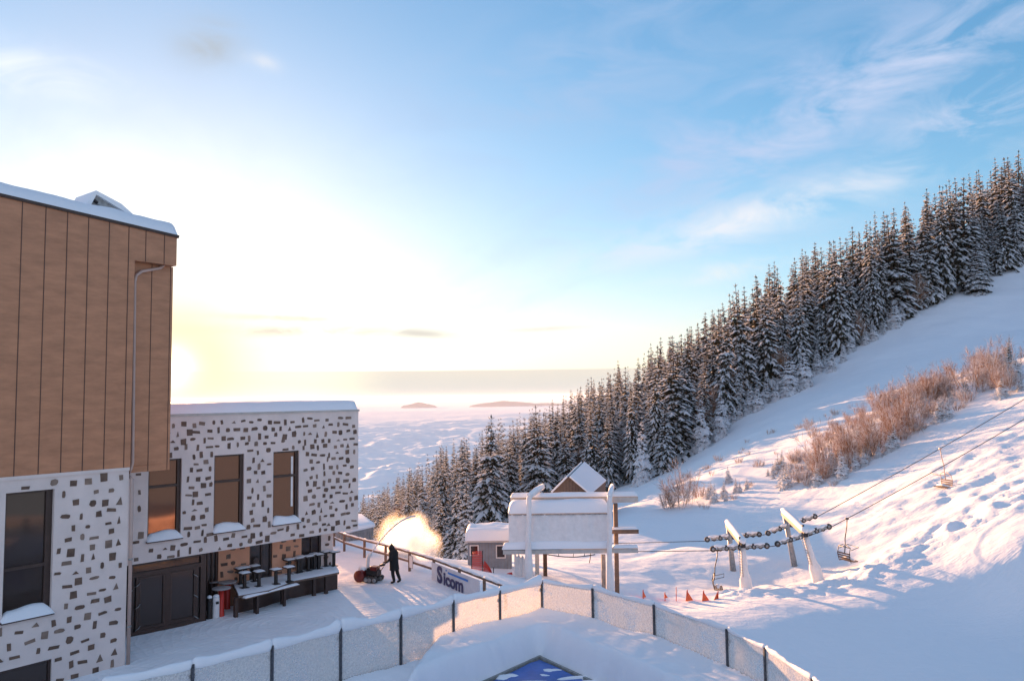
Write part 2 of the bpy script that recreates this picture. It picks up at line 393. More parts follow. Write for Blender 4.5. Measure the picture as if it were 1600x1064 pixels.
def grid_faces(nu, nv):
    i, j = np.meshgrid(np.arange(nu - 1), np.arange(nv - 1), indexing='ij')
    a = (i * nv + j).ravel()
    return np.stack([a, a + nv, a + nv + 1, a + 1], 1)
def hsh(ix, iy, seed):
    h = (ix.astype(np.int64) * 374761393 + iy.astype(np.int64) * 668265263 + seed * 982451653) & 0xffffffff
    h = ((h ^ (h >> 13)) * 1274126177) & 0xffffffff
    return ((h ^ (h >> 16)) & 0xffffff) / float(0xffffff)
def vnoise(x, y, seed=0):
    ix = np.floor(x); iy = np.floor(y); fx = x - ix; fy = y - iy
    fx = fx * fx * fx * (fx * (fx * 6 - 15) + 10); fy = fy * fy * fy * (fy * (fy * 6 - 15) + 10)
    a = hsh(ix, iy, seed); b = hsh(ix + 1, iy, seed); c = hsh(ix, iy + 1, seed); d = hsh(ix + 1, iy + 1, seed)
    return (a * (1 - fx) + b * fx) * (1 - fy) + (c * (1 - fx) + d * fx) * fy
def fbm(x, y, seed=0, oct=4, gain=0.5):
    s = 0; a = 1; t = 0
    for o in range(oct):
        s = s + a * (vnoise(x, y, seed + o * 17) - 0.5); t += a; a *= gain
        x, y = (x * 1.62 + y * 1.21) + 3.7, (y * 1.62 - x * 1.21) + 1.3
    return s / t * 2
def sstep(t): t = np.clip(t, 0, 1); return t * t * (3 - 2 * t)

# ------------------------------------------------------------------ terrain
CTRL_PX = [  # pixel x, pixel y, distance: points of the snow surface
 (1300,1000,43.2),(1290,1064,38.5),(1600,1064,38.5),(1600,950,46.3),(1400,945,48.5),(1200,942,49.5),(1000,940,51.5),(953,922,51),(1167,927,56),(1280,907,57),
 (1146,890,62),(1240,868,64),(1400,870,56),(1600,870,47.6),(1500,870,51.4),(1600,770,57),(1500,810,57.6),(1500,745,66),(1400,800,64.6),(1400,745,73.5),(1400,700,83),(1500,680,77.5),(1600,650,74),(1300,800,72),(1300,745,83),(1240,800,77),
 (1080,782,97),(1200,722,100),(1300,704,93),(1400,645,97),(1500,600,97),(1600,568,94),
 (1250,652,125),(1400,590,135),(1500,542,150),(1600,500,168),(1150,690,128),
 (1100,850,74),(1000,800,95),(1040,830,82),(1130,740,103),
 (965,792,125),(1000,757,140),(1080,712,146),(1180,640,156),(1250,602,163),(1340,545,172),(1480,472,190),(1600,425,206),
 (860,805,130),(800,828,140),(720,838,145),(640,848,150),(600,866,62),(700,872,60),(760,893,52),(850,893,54),(560,848,48),
 (600,842,235),(900,830,85),
]
SKY_ROW = [(580,770,310,18),(640,728,300,18),(700,690,290,18),(765,660,280,18),(830,640,270,19),(880,618,260,20),(930,588,252,20),(1000,550,244,20),(1100,490,232,20),(1200,418,222,22),(1300,372,218,23),(1400,322,222,23),(1500,277,226,24),(1600,240,240,25),(1700,205,252,25)]
pts = []
for a, b, d in CTRL_PX:
    p = atY(a, b, d); pts.append((p.x, p.y, p.z))
for a, b, d, h in SKY_ROW:
    p = atY(a, b, d); pts.append((p.x, p.y, p.z - h))
    q = atY(a, b, d + 90); pts.append((q.x, q.y, p.z - h - 28))
for x, y, z in [(-200,300,-95),(-110,150,-44),(-60,60,-14),(-45,95,-20),(-20,75,-14),(-25,105,-22),(60,500,-110),(220,520,-50),(360,420,0),(-120,420,-130),
                (150,125,24),(110,70,8),(95,20,-2),(60,8,-6),(20,8,-6),(300,160,82),(200,60,30),(-60,10,-5),(-25,55,-6),(-14,49,-1)]:
    pts.append((x, y, z + (ZC if False else 0)))
pts = np.array(pts)
SC = 100.0
def tps_phi(r2): return 0.5 * r2 * np.log(np.maximum(r2, 1e-12))
PX, PY, PZ = pts[:, 0] / SC, pts[:, 1] / SC, pts[:, 2]
_n = len(PX)
_A = np.zeros((_n + 3, _n + 3))
_A[:_n, :_n] = tps_phi((PX[:, None] - PX[None]) ** 2 + (PY[:, None] - PY[None]) ** 2) + np.eye(_n) * 2e-4
_A[:_n, _n] = 1; _A[:_n, _n + 1] = PX; _A[:_n, _n + 2] = PY
_A[_n:, :_n] = _A[:_n, _n:].T
_w = np.linalg.solve(_A, np.concatenate([PZ, [0, 0, 0]]))
def tps(x, y):
    x = np.asarray(x) / SC; y = np.asarray(y) / SC
    r = _w[_n] + _w[_n + 1] * x + _w[_n + 2] * y
    for i in range(_n): r = r + _w[i] * tps_phi((x - PX[i]) ** 2 + (y - PY[i]) ** 2)
    return r
fz = ZC - 6.3       # height of the top rail of the clear fence
def FT(px, py): return atZ(px, py, fz)
corner = FT(846, 903)
def g2(px, py): p = atZ(px, py, 0); return (p.x, p.y)
patio_poly = [(-40, 5), (-30, 30), (-13, 49), g2(522, 853), g2(569, 870), g2(640, 891), g2(678, 904), g2(712, 925), (0.2, 32.0), (corner.x + 1.0, corner.y + 1.0), (6.0, 22.8), (8.0, 17.8), (9.5, 5)]
def sdist(x, y, poly):
    d = np.full(np.shape(x), 1e9); ins = np.zeros(np.shape(x), bool)
    n = len(poly)
    for i in range(n):
        ax, ay = poly[i]; bx, by = poly[(i + 1) % n]
        ex, ey = bx - ax, by - ay
        t = np.clip(((x - ax) * ex + (y - ay) * ey) / (ex * ex + ey * ey), 0, 1)
        d = np.minimum(d, np.hypot(x - ax - t * ex, y - ay - t * ey))
        c = ((ay > y) != (by > y)) & (x < (bx - ax) * (y - ay) / ((by - ay) if by != ay else 1e-9) + ax)
        ins ^= c
    return np.where(ins, -d, d)
def ground(x, y):
    x = np.asarray(x, float); y = np.asarray(y, float)
    r = np.hypot(x, y)
    z = tps(x, y)
    # broad undulation, wind ripples and the churned strip along the lower piste
    z = z + fbm(x / 16, y / 16, 3, 3) * 0.7 * sstep((r - 50) / 30) + fbm(x / 5, y / 5, 9, 4) * 0.15 * (.15 + .85 * sstep((y - 46) / 8)) + fbm(x / 1.4, y / 1.4, 10, 3) * 0.05 * sstep((r - 45) / 10)
    rough = np.exp(-((y - 54.0 - 0.10 * (x - 14)) / 2.6) ** 2) * sstep((x - 12) / 4)
    rid = 1 - np.abs(fbm(x / 3.2, y / 1.7, 21, 4))
    z = z + rough * (0.35 + 0.6 * (rid - 0.75) + 0.25 * fbm(x / 0.9, y / 0.9, 5, 3))
    rg2 = sstep((x - 24) / 8) * sstep((y - 53) / 4) * (1 - sstep((y - 68) / 8))
    z = z + rg2 * (0.5 * (1 - np.abs(fbm(x / 6 + y / 8, y / 2.2, 31, 4))) - 0.28 + 0.10 * fbm(x / 1.1, y / 1.1, 35, 3))
    z = z + 0.5 * np.exp(-((x - 3 - (y - 60) * 0.9) / 1.2) ** 2) * sstep((y - 66) / 5) * (1 - sstep((y - 80) / 5)) * -0.4
    for a0, b0, a1, b1, am, wv in ((22, 90, 34, 60, 2.5, .16), (28, 88, 41, 58, -2, .13), (34, 80, 46, 56, 1.5, .2), (60, 140, 44, 104, 3, .1), (74, 160, 50, 112, -3, .08), (24, 60, 50, 48, 1.5, .15)):
        L2 = math.hypot(a1 - a0, b1 - b0); ux, uy = (a1 - a0) / L2, (b1 - b0) / L2
        t = ((x - a0) * ux + (y - b0) * uy) / L2; o = (x - a0) * -uy + (y - b0) * ux - am * np.sin(t * 6.5 + wv * 30)
        mk = sstep(t / .1) * (1 - sstep((t - .9) / .1))
        z = z - mk * .10 * (np.exp(-((o - .25) / .16) ** 2) + np.exp(-((o + .25) / .16) ** 2)) + mk * .05 * np.exp(-(o / .75) ** 4)
    s = sdist(x, y, patio_poly)
    k = sstep((s - 0.3) / 6.5)
    flat = 0.03 * fbm(x / 1.6, y / 1.6, 13, 3) + 0.02 * fbm(x / 0.5, y / 0.5, 15, 2)
    z = flat * (1 - k) + z * k
    far = sstep((r - 430) / 480)
    return z * (1 - far) + (-620) * far
def gz(x, y): return float(ground(np.array([x]), np.array([y]))[0])
NA, NR = 800, 1150
az = np.radians(np.linspace(-62, 62, NA)); rr = np.exp(np.linspace(math.log(6), math.log(1100), NR))
A2, R2 = np.meshgrid(az, rr, indexing='ij')
GX = R2 * np.sin(A2); GY = R2 * np.cos(A2)
GZ = ground(GX, GY)
tag(link('snow_ground', np_mesh('snow_ground', np.stack([GX.ravel(), GY.ravel(), GZ.ravel()], 1), grid_faces(NA, NR)[:, ::-1], [GSNOW])), kind='structure')

# sea of clouds far below
NA, NR = 560, 620
az = np.radians(np.linspace(-50, 55, NA)); rr = np.exp(np.linspace(math.log(900), math.log(110000), NR))
A2, R2 = np.meshgrid(az, rr, indexing='ij')
CX = R2 * np.sin(A2); CY = R2 * np.cos(A2)
bil = (1 - np.abs(fbm(CX / 520, CY / 520, 51, 3))) ** 2
bil2 = 1 - np.abs(fbm(CX / 190, CY / 190, 57, 3))
lod = np.clip(1 - (R2 - 5000) / 9000, 0, 1)
CZ = -400 + 80 * (bil - 0.6) * np.clip(1.2 - R2 / 16000, 0.12, 1) + 26 * (bil2 ** 2 - 0.5) * lod + 60 * fbm(CX / 2600, CY / 2600, 61, 2) * np.clip(1.3 - R2 / 40000, 0.1, 1)
tag(link('cloud_sea', np_mesh('cloud_sea', np.stack([CX.ravel(), CY.ravel(), CZ.ravel()], 1), grid_faces(NA, NR)[:, ::-1], [CLOUDM])), kind='stuff')
# far mountain tops that stand out of the cloud
def far_hill(px, py, wpx, D, seed):
    p = atY(px, py, D); top = p.z; wd = wpx / F * D
    n, m_ = 60, 20
    u, v = np.meshgrid(np.linspace(-1, 1, n), np.linspace(-1, 1, m_), indexing='ij')
    x = p.x + u * wd / 2; y = D + v * wd * 0.3
    prof = (1 - np.abs(u) ** 1.5) ** .35 * np.clip(1 - np.abs(v) ** 2, 0, 1)
    z = -520 + (top + 520) * prof * (0.90 + 0.16 * fbm(u * 2.2 + seed, v * 2, seed, 4))
    tag(link('far_mountain', np_mesh('far_mountain', np.stack([x.ravel(), y.ravel(), z.ravel()], 1), grid_faces(n, m_)[:, ::-1], [MOUNT])), kind='structure')
far_hill(655, 628.5, 60, 30000, 1); far_hill(790, 626, 120, 30000, 4); far_hill(850, 629, 110, 31000, 14); far_hill(640, 662, 150, 12500, 7); far_hill(710, 665, 130, 12800, 9); far_hill(800, 661, 100, 13000, 12)

# ------------------------------------------------------------------ buildings
Zu = Vector((0, 0, 1))
class Wall:
    """A vertical wall plane: origin O on the ground, direction U, outward normal N."""
    def __init__(s, O, azi):
        s.O = Vector(O); s.U = Vector((math.sin(azi), math.cos(azi), 0)); s.N = Vector((math.cos(azi), -math.sin(azi), 0))
    def uv(s, px, py, off=0.0):
        p = onP(px, py, s.O + s.N * off, s.N); return ((p - s.O).dot(s.U), p.z)
    def P(s, u, z, off=0.0): return s.O + s.U * u + Zu * z + s.N * off
def facade(mb, W_, outline, holes, m, reveal=0.22, off=0.0, rmat=None):
    """outline = (u0,u1,z0,z1) or a list of them; holes = list of (u0,u1,z0,z1)."""
    us = sorted({outline[0], outline[1]} | {h[i] for h in holes for i in (0, 1)})
    zs = sorted({outline[2], outline[3]} | {h[i] for h in holes for i in (2, 3)})
    us = [u for u in us if outline[0] <= u <= outline[1]]; zs = [z for z in zs if outline[2] <= z <= outline[3]]
    for a, b in zip(us, us[1:]):
        for c, d in zip(zs, zs[1:]):
            mu, mz = (a + b) / 2, (c + d) / 2
            if any(h[0] < mu < h[1] and h[2] < mz < h[3] for h in holes): continue
            mb.add([W_.P(a, c, off), W_.P(b, c, off), W_.P(b, d, off), W_.P(a, d, off)], [(0, 1, 2, 3)], m)
    for h in holes:
        q = [W_.P(h[0], h[2], off), W_.P(h[1], h[2], off), W_.P(h[1], h[3], off), W_.P(h[0], h[3], off)]
        r = [p - W_.N * reveal for p in q]
        for i in range(4):
            j = (i + 1) % 4
            mb.add([q[i], q[j], r[j], r[i]], [(0, 3, 2, 1)], rmat or m)
def plaques(mb, W_, outline, holes, seed, du=0.41, dv=0.31, off=0.0, dens=0.97, pad=0.03, skip=None):
    r = random.Random(seed)
    nz = int((outline[3] - outline[2]) / dv); nu = int((outline[1] - outline[0]) / du)
    for j in range(nz + 1):
        for i in range(-1, nu + 2):
            if r.random() > dens: continue
            u = outline[0] + (i + 0.5 + (0.5 if j % 2 else 0) + r.uniform(-.24, .24)) * du
            z = outline[2] + (j + 0.5 + r.uniform(-.24, .24)) * dv
            k = r.random()
            if k < 0.42: w, h = r.uniform(.085, .15), r.uniform(.035, .065)
            elif k < 0.66: w, h = r.uniform(.04, .065), r.uniform(.08, .125)
            else: w = r.uniform(.065, .11); h = w * r.uniform(.75, 1.25)
            if u - w < outline[0] + .03 or u + w > outline[1] - .03 or z - h < outline[2] + .03 or z + h > outline[3] - .03: continue
            if any(h_[0] - pad < u + w and u - w < h_[1] + pad and h_[2] - pad - .05 < z + h and z - h < h_[3] + pad for h_ in holes): continue
            if skip and skip(u, z): continue
            w *= 1.04; h *= 1.06
            kind = r.random()
            if kind < 0.55: pl = [(-1, -1), (1, -1), (1, 1), (-1, 1)]
            elif kind < 0.62: pl = [(-1, -1), (1, -1), (0.1, 1)]
            elif kind < 0.8: pl = [(-1, -.5), (-.5, -1), (.6, -1), (1, -.3), (.9, .7), (.2, 1), (-.8, .8)]
            else: pl = [(-1, -1), (.8, -1), (1, .2), (.6, 1), (-.9, .8)]
            rot = r.gauss(0, .07)
            pts_ = [((a + r.uniform(-.12, .12)) * w, (b + r.uniform(-.12, .12)) * h) for a, b in pl]
            pts_ = [(a * math.cos(rot) - b * math.sin(rot), a * math.sin(rot) + b * math.cos(rot)) for a, b in pts_]
            f = [W_.P(u + a, z + b, off + .018) for a, b in pts_]; g = [W_.P(u + a, z + b, off - .002) for a, b in pts_]
            n = len(f)
            mb.add(f + g, [tuple(range(n))] + [(i_, i_ + n, (i_ + 1) % n + n, (i_ + 1) % n) for i_ in range(n)], STONE2 if r.random() < .3 else STONE)
def snow_slab(name, parent, base, thick, m=SNOW, nx=60, ny=24, amp=0.05, over=0.06, seed=1, rnd_=0.3, lift=None):
    """A pillow of snow over the quad base = 4 points anticlockwise seen from above; edges are rounded."""
    a, b, c, d = [Vector(p) for p in base]
    cen = (a + b + c + d) / 4
    L1 = (b - a).length; L2 = (d - a).length
    V = []; 
    us = np.linspace(0, 1, nx); vs2 = np.linspace(0, 1, ny)
    for u in us:
        for v in vs2:
            p = a * (1 - u) * (1 - v) + b * u * (1 - v) + c * u * v + d * (1 - u) * v
            eu = min(u, 1 - u) * L1; ev = min(v, 1 - v) * L2
            e = min(1, eu / rnd_); g_ = min(1, ev / rnd_)
            h = thick * math.sqrt(max(0, 1 - (1 - e) ** 2.6)) * math.sqrt(max(0, 1 - (1 - g_) ** 2.6))
            nz_ = float(fbm(np.array([p.x * .8 + seed]), np.array([p.y * .8]), seed, 3)[0])
            V.append((p.x, p.y, p.z + h * (1 + amp * 3 * nz_)))
    n0 = len(V)
    F4 = grid_faces(nx, ny).tolist()
    # underside
    for q in (a, b, c, d): V.append(tuple(q - Zu * .0))
    mb = MB(); mb.add(V, [tuple(f) for f in F4], m, True)
    mb.f = [f for f in mb.f]
    o = mb.obj(name, parent)
    return o
def window(W_, u0, u1, z0, z1, parent, label=None, trans=None, fr=0.07, rev=0.2, glass=GLASSB, mull=(), off=0.0, fm=BROWN, sill=True, seed=1, rightbar=0.0):
    mb = MB(); o_ = off - rev
    def fb(a, b, c, d, dd=0.04): mb.box(W_.P((a + b) / 2, (c + d) / 2, o_ + .03), ((b - a) / 2, dd, (d - c) / 2), fm, W_.U, W_.N, Zu)
    fb(u0, u0 + fr, z0, z1); fb(u1 - fr - rightbar, u1, z0, z1)
    fb(u0 + fr, u1 - fr - rightbar, z1 - fr, z1); fb(u0 + fr, u1 - fr - rightbar, z0, z0 + fr)
    if trans: fb(u0 + fr, u1 - fr - rightbar, trans - .05, trans + .05, .05)
    for m_ in mull: fb(m_ - .035, m_ + .035, z0 + fr, z1 - fr, .035)
    w = mb.obj('window', parent)
    if label: w['label'] = label
    g = MB(); g.box(W_.P((u0 + u1) / 2, (z0 + z1) / 2, o_), ((u1 - u0) / 2 - .02, .008, (z1 - z0) / 2 - .02), glass, W_.U, W_.N, Zu); g.obj('pane', w)
    if sill:
        s_ = MB(); s_.box(W_.P((u0 + u1) / 2, z0 - .05, off - .02), ((u1 - u0) / 2 + .05, .14, .022), fm, W_.U, W_.N, Zu); s_.obj('sill', w)
        # snow heaped on the sill
        n, k = 26, 7; V = []
        for i in range(n):
            u = u0 - .05 + (u1 - u0 + .1) * i / (n - 1); e = min(i, n - 1 - i) / (n - 1) * 2
            hh = .05 + .26 * min(1, e * 3.2) ** .6 * (1 + .15 * math.sin(u * 5 + seed))
            for j in range(k):
                t = j / (k - 1); V.append(W_.P(u, z0 - .026 + hh * (1 - t ** 3), off - .17 + t * .33))
        F_ = [(i * k + j, i * k + j + 1, (i + 1) * k + j + 1, (i + 1) * k + j) for i in range(n - 1) for j in range(k - 1)]
        s2 = MB(); s2.add(V, F_, SNOW, True); s2.obj('sill_snow', w)
    return w

# ---- long wing with the bar terrace
p0 = atZ(201, 996, 0.0)
WB = Wall((p0.x, p0.y, 0), math.radians(43.5))
ub1, zb1 = WB.uv(560, 645)
zt = WB.uv(400, 640)[1] + 0.0
_, zbl = WB.uv(205, 881); _, zbr = WB.uv(556, 828)
zbot = (zbl + zbr) / 2; ztop = (WB.uv(270, 646)[1] + zb1) / 2
wing = thing('wing_building', (p0.x, p0.y, 0), 'low pale wing with brown stone plaques over the glass entrance and terrace', 'building')
def win_rect(W_, tl, tr, bl, br):
    a, b, c, d = W_.uv(*tl), W_.uv(*tr), W_.uv(*bl), W_.uv(*br)
    return ((a[0] + c[0]) / 2, (b[0] + d[0]) / 2, (c[1] + d[1]) / 2, (a[1] + b[1]) / 2)
w1 = win_rect(WB, (231, 719), (283.5, 716), (231.5, 843), (283, 840))
w2 = win_rect(WB, (334, 711.5), (381, 709), (334.5, 829.5), (381, 826.5))
w3 = win_rect(WB, (426.5, 706), (467, 703.5), (427, 818), (467.5, 814.5))
UL = -3.2
mb = MB(); facade(mb, WB, (UL, ub1, zbot, ztop), [w1, w2, w3], PLASTER)
plaques(mb, WB, (0.0, ub1, zbot, ztop - .12), [w1, w2, w3], 11)
DB = 10.0
A_, B_ = WB.P(ub1, 0), WB.P(ub1, 0, -DB); C_, D_ = WB.P(UL, 0, -DB), WB.P(UL, 0)
for a, b in ((A_, B_), (B_, C_), (C_, D_)):
    mb.add([a + Zu * zbot, b + Zu * zbot, b + Zu * ztop, a + Zu * ztop], [(0, 1, 2, 3)], PLASTER)
mb.add([A_ + Zu * zbot, D_ + Zu * zbot, C_ + Zu * zbot, B_ + Zu * zbot], [(0, 1, 2, 3)], PLASTER)
mb.add([A_ + Zu * ztop, B_ + Zu * ztop, C_ + Zu * ztop, D_ + Zu * ztop], [(0, 1, 2, 3)], PLASTER)
mb.obj('upper_wall', wing)
for w_, tr_, lb, k in ((w1, 759.5, 'tall bronze window nearest the tower with a snowy sill', 1), (w2, 751.5, 'middle tall bronze window with a snowy sill', 2), (w3, 743.5, 'tall bronze window farthest from the tower with a pale curtain edge', 3)):
    pxm = {1: 257, 2: 357, 3: 447}[k]
    window(WB, *w_, wing, lb, trans=WB.uv(pxm, tr_)[1], rev=.16, seed=k, rightbar=.07)
mb = MB(); cu = MB()
cu.box(WB.P(w3[1] - .27, (w3[2] + w3[3]) / 2 + .2, -.14), (.05, .004, (w3[3] - w3[2]) / 2 - .45), FROSTED, WB.U, WB.N, Zu); cu.obj('curtain', wing)
# roof trim and snow
mb.box(WB.P((UL + ub1) / 2, ztop + .03, .0), ((ub1 - UL) / 2 + .03, .05, .045), BEAMY, WB.U, WB.N, Zu); mb.obj('roof_trim', wing)
snow_slab('roof_snow', wing, [WB.P(UL, ztop + .07, .07), WB.P(ub1 + .06, ztop + .07, .07), WB.P(ub1 + .06, ztop + .07, -DB), WB.P(UL, ztop + .07, -DB)], .42, nx=90, ny=40, rnd_=.28, amp=.035, seed=4)
# recessed ground floor
REC = -1.3
ue = WB.uv(520.5, 880, REC)[0]
def uR(px, py): return WB.uv(px, py, REC)[0]
gl_u1 = WB.uv(321, 930, -.05)[0]
gh = [(uR(322, 900), uR(341, 900), -.05, zbot - .0), (uR(390, 870), uR(425.5, 870), .85, zbot), (uR(470, 860), uR(502, 855), .85, zbot)]
mb = MB()
facade(mb, WB, (gl_u1 + .02, uR(471, 860), -.3, zbot), gh[:2], PEACH, .15, REC)
plaques(mb, WB, (gl_u1 + .02, uR(470, 860), .9, zbot), gh[:2], 5, .40, .33, REC, dens=.8)
facade(mb, WB, (uR(471, 860), ue, -.3, zbot), gh[2:], PLASTER, .15, REC)
plaques(mb, WB, (uR(502, 860), ue, .8, zbot), gh[2:], 8, .30, .31, REC)
a, b = WB.P(ue, 0, REC), WB.P(ue, 0, -DB)
mb.add([a - Zu * 3, b - Zu * 3, b + Zu * zbot, a + Zu * zbot], [(0, 1, 2, 3)], PLASTER)
a, b = WB.P(gl_u1 + .02, 0, 0), WB.P(gl_u1 + .02, 0, REC)
mb.add([a - Zu * .3, b - Zu * .3, b + Zu * zbot, a + Zu * zbot], [(0, 1, 2, 3)], BROWN)
for (ua, va, ub_, vb) in ((UL, -DB, ue, -DB), (UL, -DB, UL, 0), (UL, -2.2, ue, -2.2)):
    a, b = WB.P(ua, 0, va), WB.P(ub_, 0, vb)
    mb.add([a - Zu * 3, b - Zu * 3, b + Zu * zbot, a + Zu * zbot], [(0, 1, 2, 3)], BROWN)
mb.obj('ground_floor_wall', wing)
for h, lb in ((gh[0], 'dark side door beside the glass entrance'), (gh[1], 'dark terrace door between the peach walls'), (gh[2], 'dark terrace window at the far end')):
    window(WB, h[0], h[1], max(h[2], -.1), h[3] - .02, wing, lb, glass=GLASSD, sill=False, rev=.12, off=REC, fr=.09, mull=[h[0] + (h[1] - h[0]) * .55])
# glazed entrance
ent = MB(); EO = -.05
eu0 = WB.uv(203, 995, EO)[0]
def ebar(u0, u1, z0, z1, d=.05, m=BROWN): ent.box(WB.P((u0 + u1) / 2, (z0 + z1) / 2, EO - .02), ((u1 - u0) / 2, d, (z1 - z0) / 2), m, WB.U, WB.N, Zu)
zt1 = WB.uv(205, 899, EO)[1]; ez = zbot - .02
um = WB.uv(261, 930, EO)[0]; ud0 = WB.uv(216, 930, EO)[0]; ud1 = WB.uv(305, 930, EO)[0]
ebar(eu0, gl_u1, ez - .06, ez); ebar(eu0 + .07, gl_u1 - .22, zt1 - .10, zt1 + .06)
ebar(eu0, eu0 + .07, -.05, ez - .06); ebar(gl_u1 - .22, gl_u1, -.05, ez - .06)
ebar(eu0 + .07, gl_u1 - .22, -.05, .14)
ebar(ud0 - .09, ud0, .14, zt1 - .10); ebar(ud1, ud1 + .09, .14, zt1 - .10); ebar(um - .09, um + .09, .14, zt1 - .10)
entrance = ent.obj('entrance_frame', wing)
g = MB(); g.box(WB.P((eu0 + gl_u1) / 2, (zt1 + ez) / 2, EO - .06), ((gl_u1 - eu0) / 2 - .03, .006, (ez - zt1) / 2 - .01), GLASSD, WB.U, WB.N, Zu); g.obj('transom_pane', entrance)
for a, b in ((eu0 + .07, ud0 - .09), (ud1 + .09, gl_u1 - .22)):
    g = MB(); g.box(WB.P((a + b) / 2, zt1 / 2, EO - .06), ((b - a) / 2 + .01, .006, zt1 / 2 - .06), GLASSD, WB.U, WB.N, Zu); g.obj('side_pane', entrance)
for a, b in ((ud0, um - .09), (um + .09, ud1)):
    d_ = MB()
    z0_, z1_ = .15, zt1 - .11; f_ = .075
    for (q, w_, e, r_) in ((a + .004, a + f_, z0_, z1_), (b - f_, b - .004, z0_, z1_), (a + f_, b - f_, z1_ - f_, z1_), (a + f_, b - f_, z0_, z0_ + .12)):
        d_.box(WB.P((q + w_) / 2, (e + r_) / 2, EO + .0), ((w_ - q) / 2, .028, (r_ - e) / 2), BROWN, WB.U, WB.N, Zu)
    door = d_.obj('door', wing)
    g = MB(); g.box(WB.P((a + b) / 2, (z0_ + z1_) / 2, EO - .03), ((b - a) / 2 - .03, .006, (z1_ - z0_) / 2 - .03), GLASSD, WB.U, WB.N, Zu); g.obj('pane', door)
for px, py in ((215.5, 914), (203.5, 926), (215.5, 948), (215.5, 982), (306.5, 899), (306.5, 931), (306.8, 964)):
    u, z = WB.uv(px, py, EO + .08); c_ = MB()
    sgn = 1 if px < 260 else -1
    c_.tube([WB.P(u - .09 * sgn, z - .07, EO + .04), WB.P(u, z, EO + .10), WB.P(u + .09 * sgn, z + .07, EO + .04)], .018, GALV, 6); c_.obj('door_handle', entrance)

# ---- tall block clad in copper sheet
pa_d = ray(198, 900); pa = CO + pa_d * (26.5 / pa_d.y)
WA = Wall((pa.x, pa.y, 0), math.radians(37.5))
tower = thing('clad_building', (pa.x, pa.y, 0), 'tall block with copper brown cladding above a plaque studded wall', 'building')
uL = WA.uv(-140, 700)[0]
z_cb = (WA.uv(0, 745)[1] + WA.uv(195, 731)[1]) / 2
uc = WA.uv(198, 900)[0]
aw1 = win_rect(WA, (8, 769), (83.5, 765.5), (4, 975), (82, 951))
aw2 = win_rect(WA, (-8, 1049), (80, 1031), (-8, 1120), (80, 1100))
mb = MB(); facade(mb, WA, (uL, uc, -1.2, z_cb), [aw1, aw2], PLASTER)
plaques(mb, WA, (WA.uv(-60, 900)[0], uc - .04, -.8, z_cb - .10), [aw1, aw2], 3, .50, .355)
mb.add([WA.P(uc, -1.2), WA.P(uc, -1.2, -7), WA.P(uc, z_cb, -7), WA.P(uc, z_cb)], [(0, 1, 2, 3)], PLASTER)
mb.add([WA.P(uL, -1.2, -7), WA.P(uc, -1.2, -7), WA.P(uc, z_cb, -7), WA.P(uL, z_cb, -7)], [(0, 1, 2, 3)], PLASTER)
mb.add([WA.P(uL, -1.2, 0), WA.P(uL, -1.2, -7), WA.P(uL, z_cb, -7), WA.P(uL, z_cb, 0)], [(0, 1, 2, 3)], PLASTER)
mb.obj('lower_wall', tower)
mb = MB(); mb.box(WA.P((uL + uc) / 2, z_cb - .05, .02), ((uc - uL) / 2, .03, .05), PLASTER, WA.U, WA.N, Zu); mb.obj('wall_trim', tower)
window(WA, *aw1, tower, 'tall dark bronze window with snow heaped on its sill', glass=GLASSD, trans=WA.uv(50, 885)[1], rev=.2, seed=3, rightbar=.12)
window(WA, *aw2, tower, 'dark basement window low on the wall', glass=GLASSD, sill=False, rev=.14)
# upper volume: front sheets, recess with the down pipe, sloping parapet
ur = WA.uv(206.5, 560)[0]
ue2 = WA.uv(275.5, 390)[0]
zr0 = WA.uv(0, 306.5)[1]; u0_ = WA.uv(0, 306.5)[0]; zr1 = WA.uv(275, 371)[1]
def ztopA(u): return zr0 + (zr1 - zr0) * (u - u0_) / (ue2 - u0_)
zrec = WA.uv(207, 406)[1] - .02
RA = -.35
urr = WA.uv(268, 560, RA)[0]; zrb = WA.uv(235, 736, RA)[1]
mb = MB()
def quad(a, b, c, d, m): mb.add([a, b, c, d], [(0, 1, 2, 3)], m)
ZB = z_cb
quad(WA.P(uL, ZB, .03), WA.P(ur, ZB, .03), WA.P(ur, ztopA(ur), .03), WA.P(uL, ztopA(uL), .03), CLAD)
quad(WA.P(ur, zrec, .03), WA.P(ue2, zrec, .03), WA.P(ue2, ztopA(ue2), .03), WA.P(ur, ztopA(ur), .03), CLAD)
quad(WA.P(ur, zrb, RA), WA.P(urr, zrb, RA), WA.P(urr, zrec, RA), WA.P(ur, zrec, RA), CLAD)
quad(WA.P(ur, zrb, .03), WA.P(ur, zrb, RA), WA.P(ur, zrec, RA), WA.P(ur, zrec, .03), CLAD)
quad(WA.P(ur, zrec, .03), WA.P(ur, zrec, -6), WA.P(ue2, zrec, -6), WA.P(ue2, zrec, .03), CLAD)
quad(WA.P(ue2, zrec, .03), WA.P(ue2, zrec, -9), WA.P(ue2, ztopA(ue2), -9), WA.P(ue2, ztopA(ue2), .03), CLAD)
quad(WA.P(urr, zrb, RA), WA.P(urr, zrb, -9), WA.P(urr, zrec, -9), WA.P(urr, zrec, RA), CLAD)
quad(WA.P(uL, ZB, .03), WA.P(uL, ZB, -9), WA.P(urr, ZB, -9), WA.P(urr, ZB, .0 + RA), CLAD)
quad(WA.P(uL, ztopA(uL), .03), WA.P(ue2, ztopA(ue2), .03), WA.P(ue2, ztopA(ue2), -9), WA.P(uL, ztopA(uL), -9), SEAM)
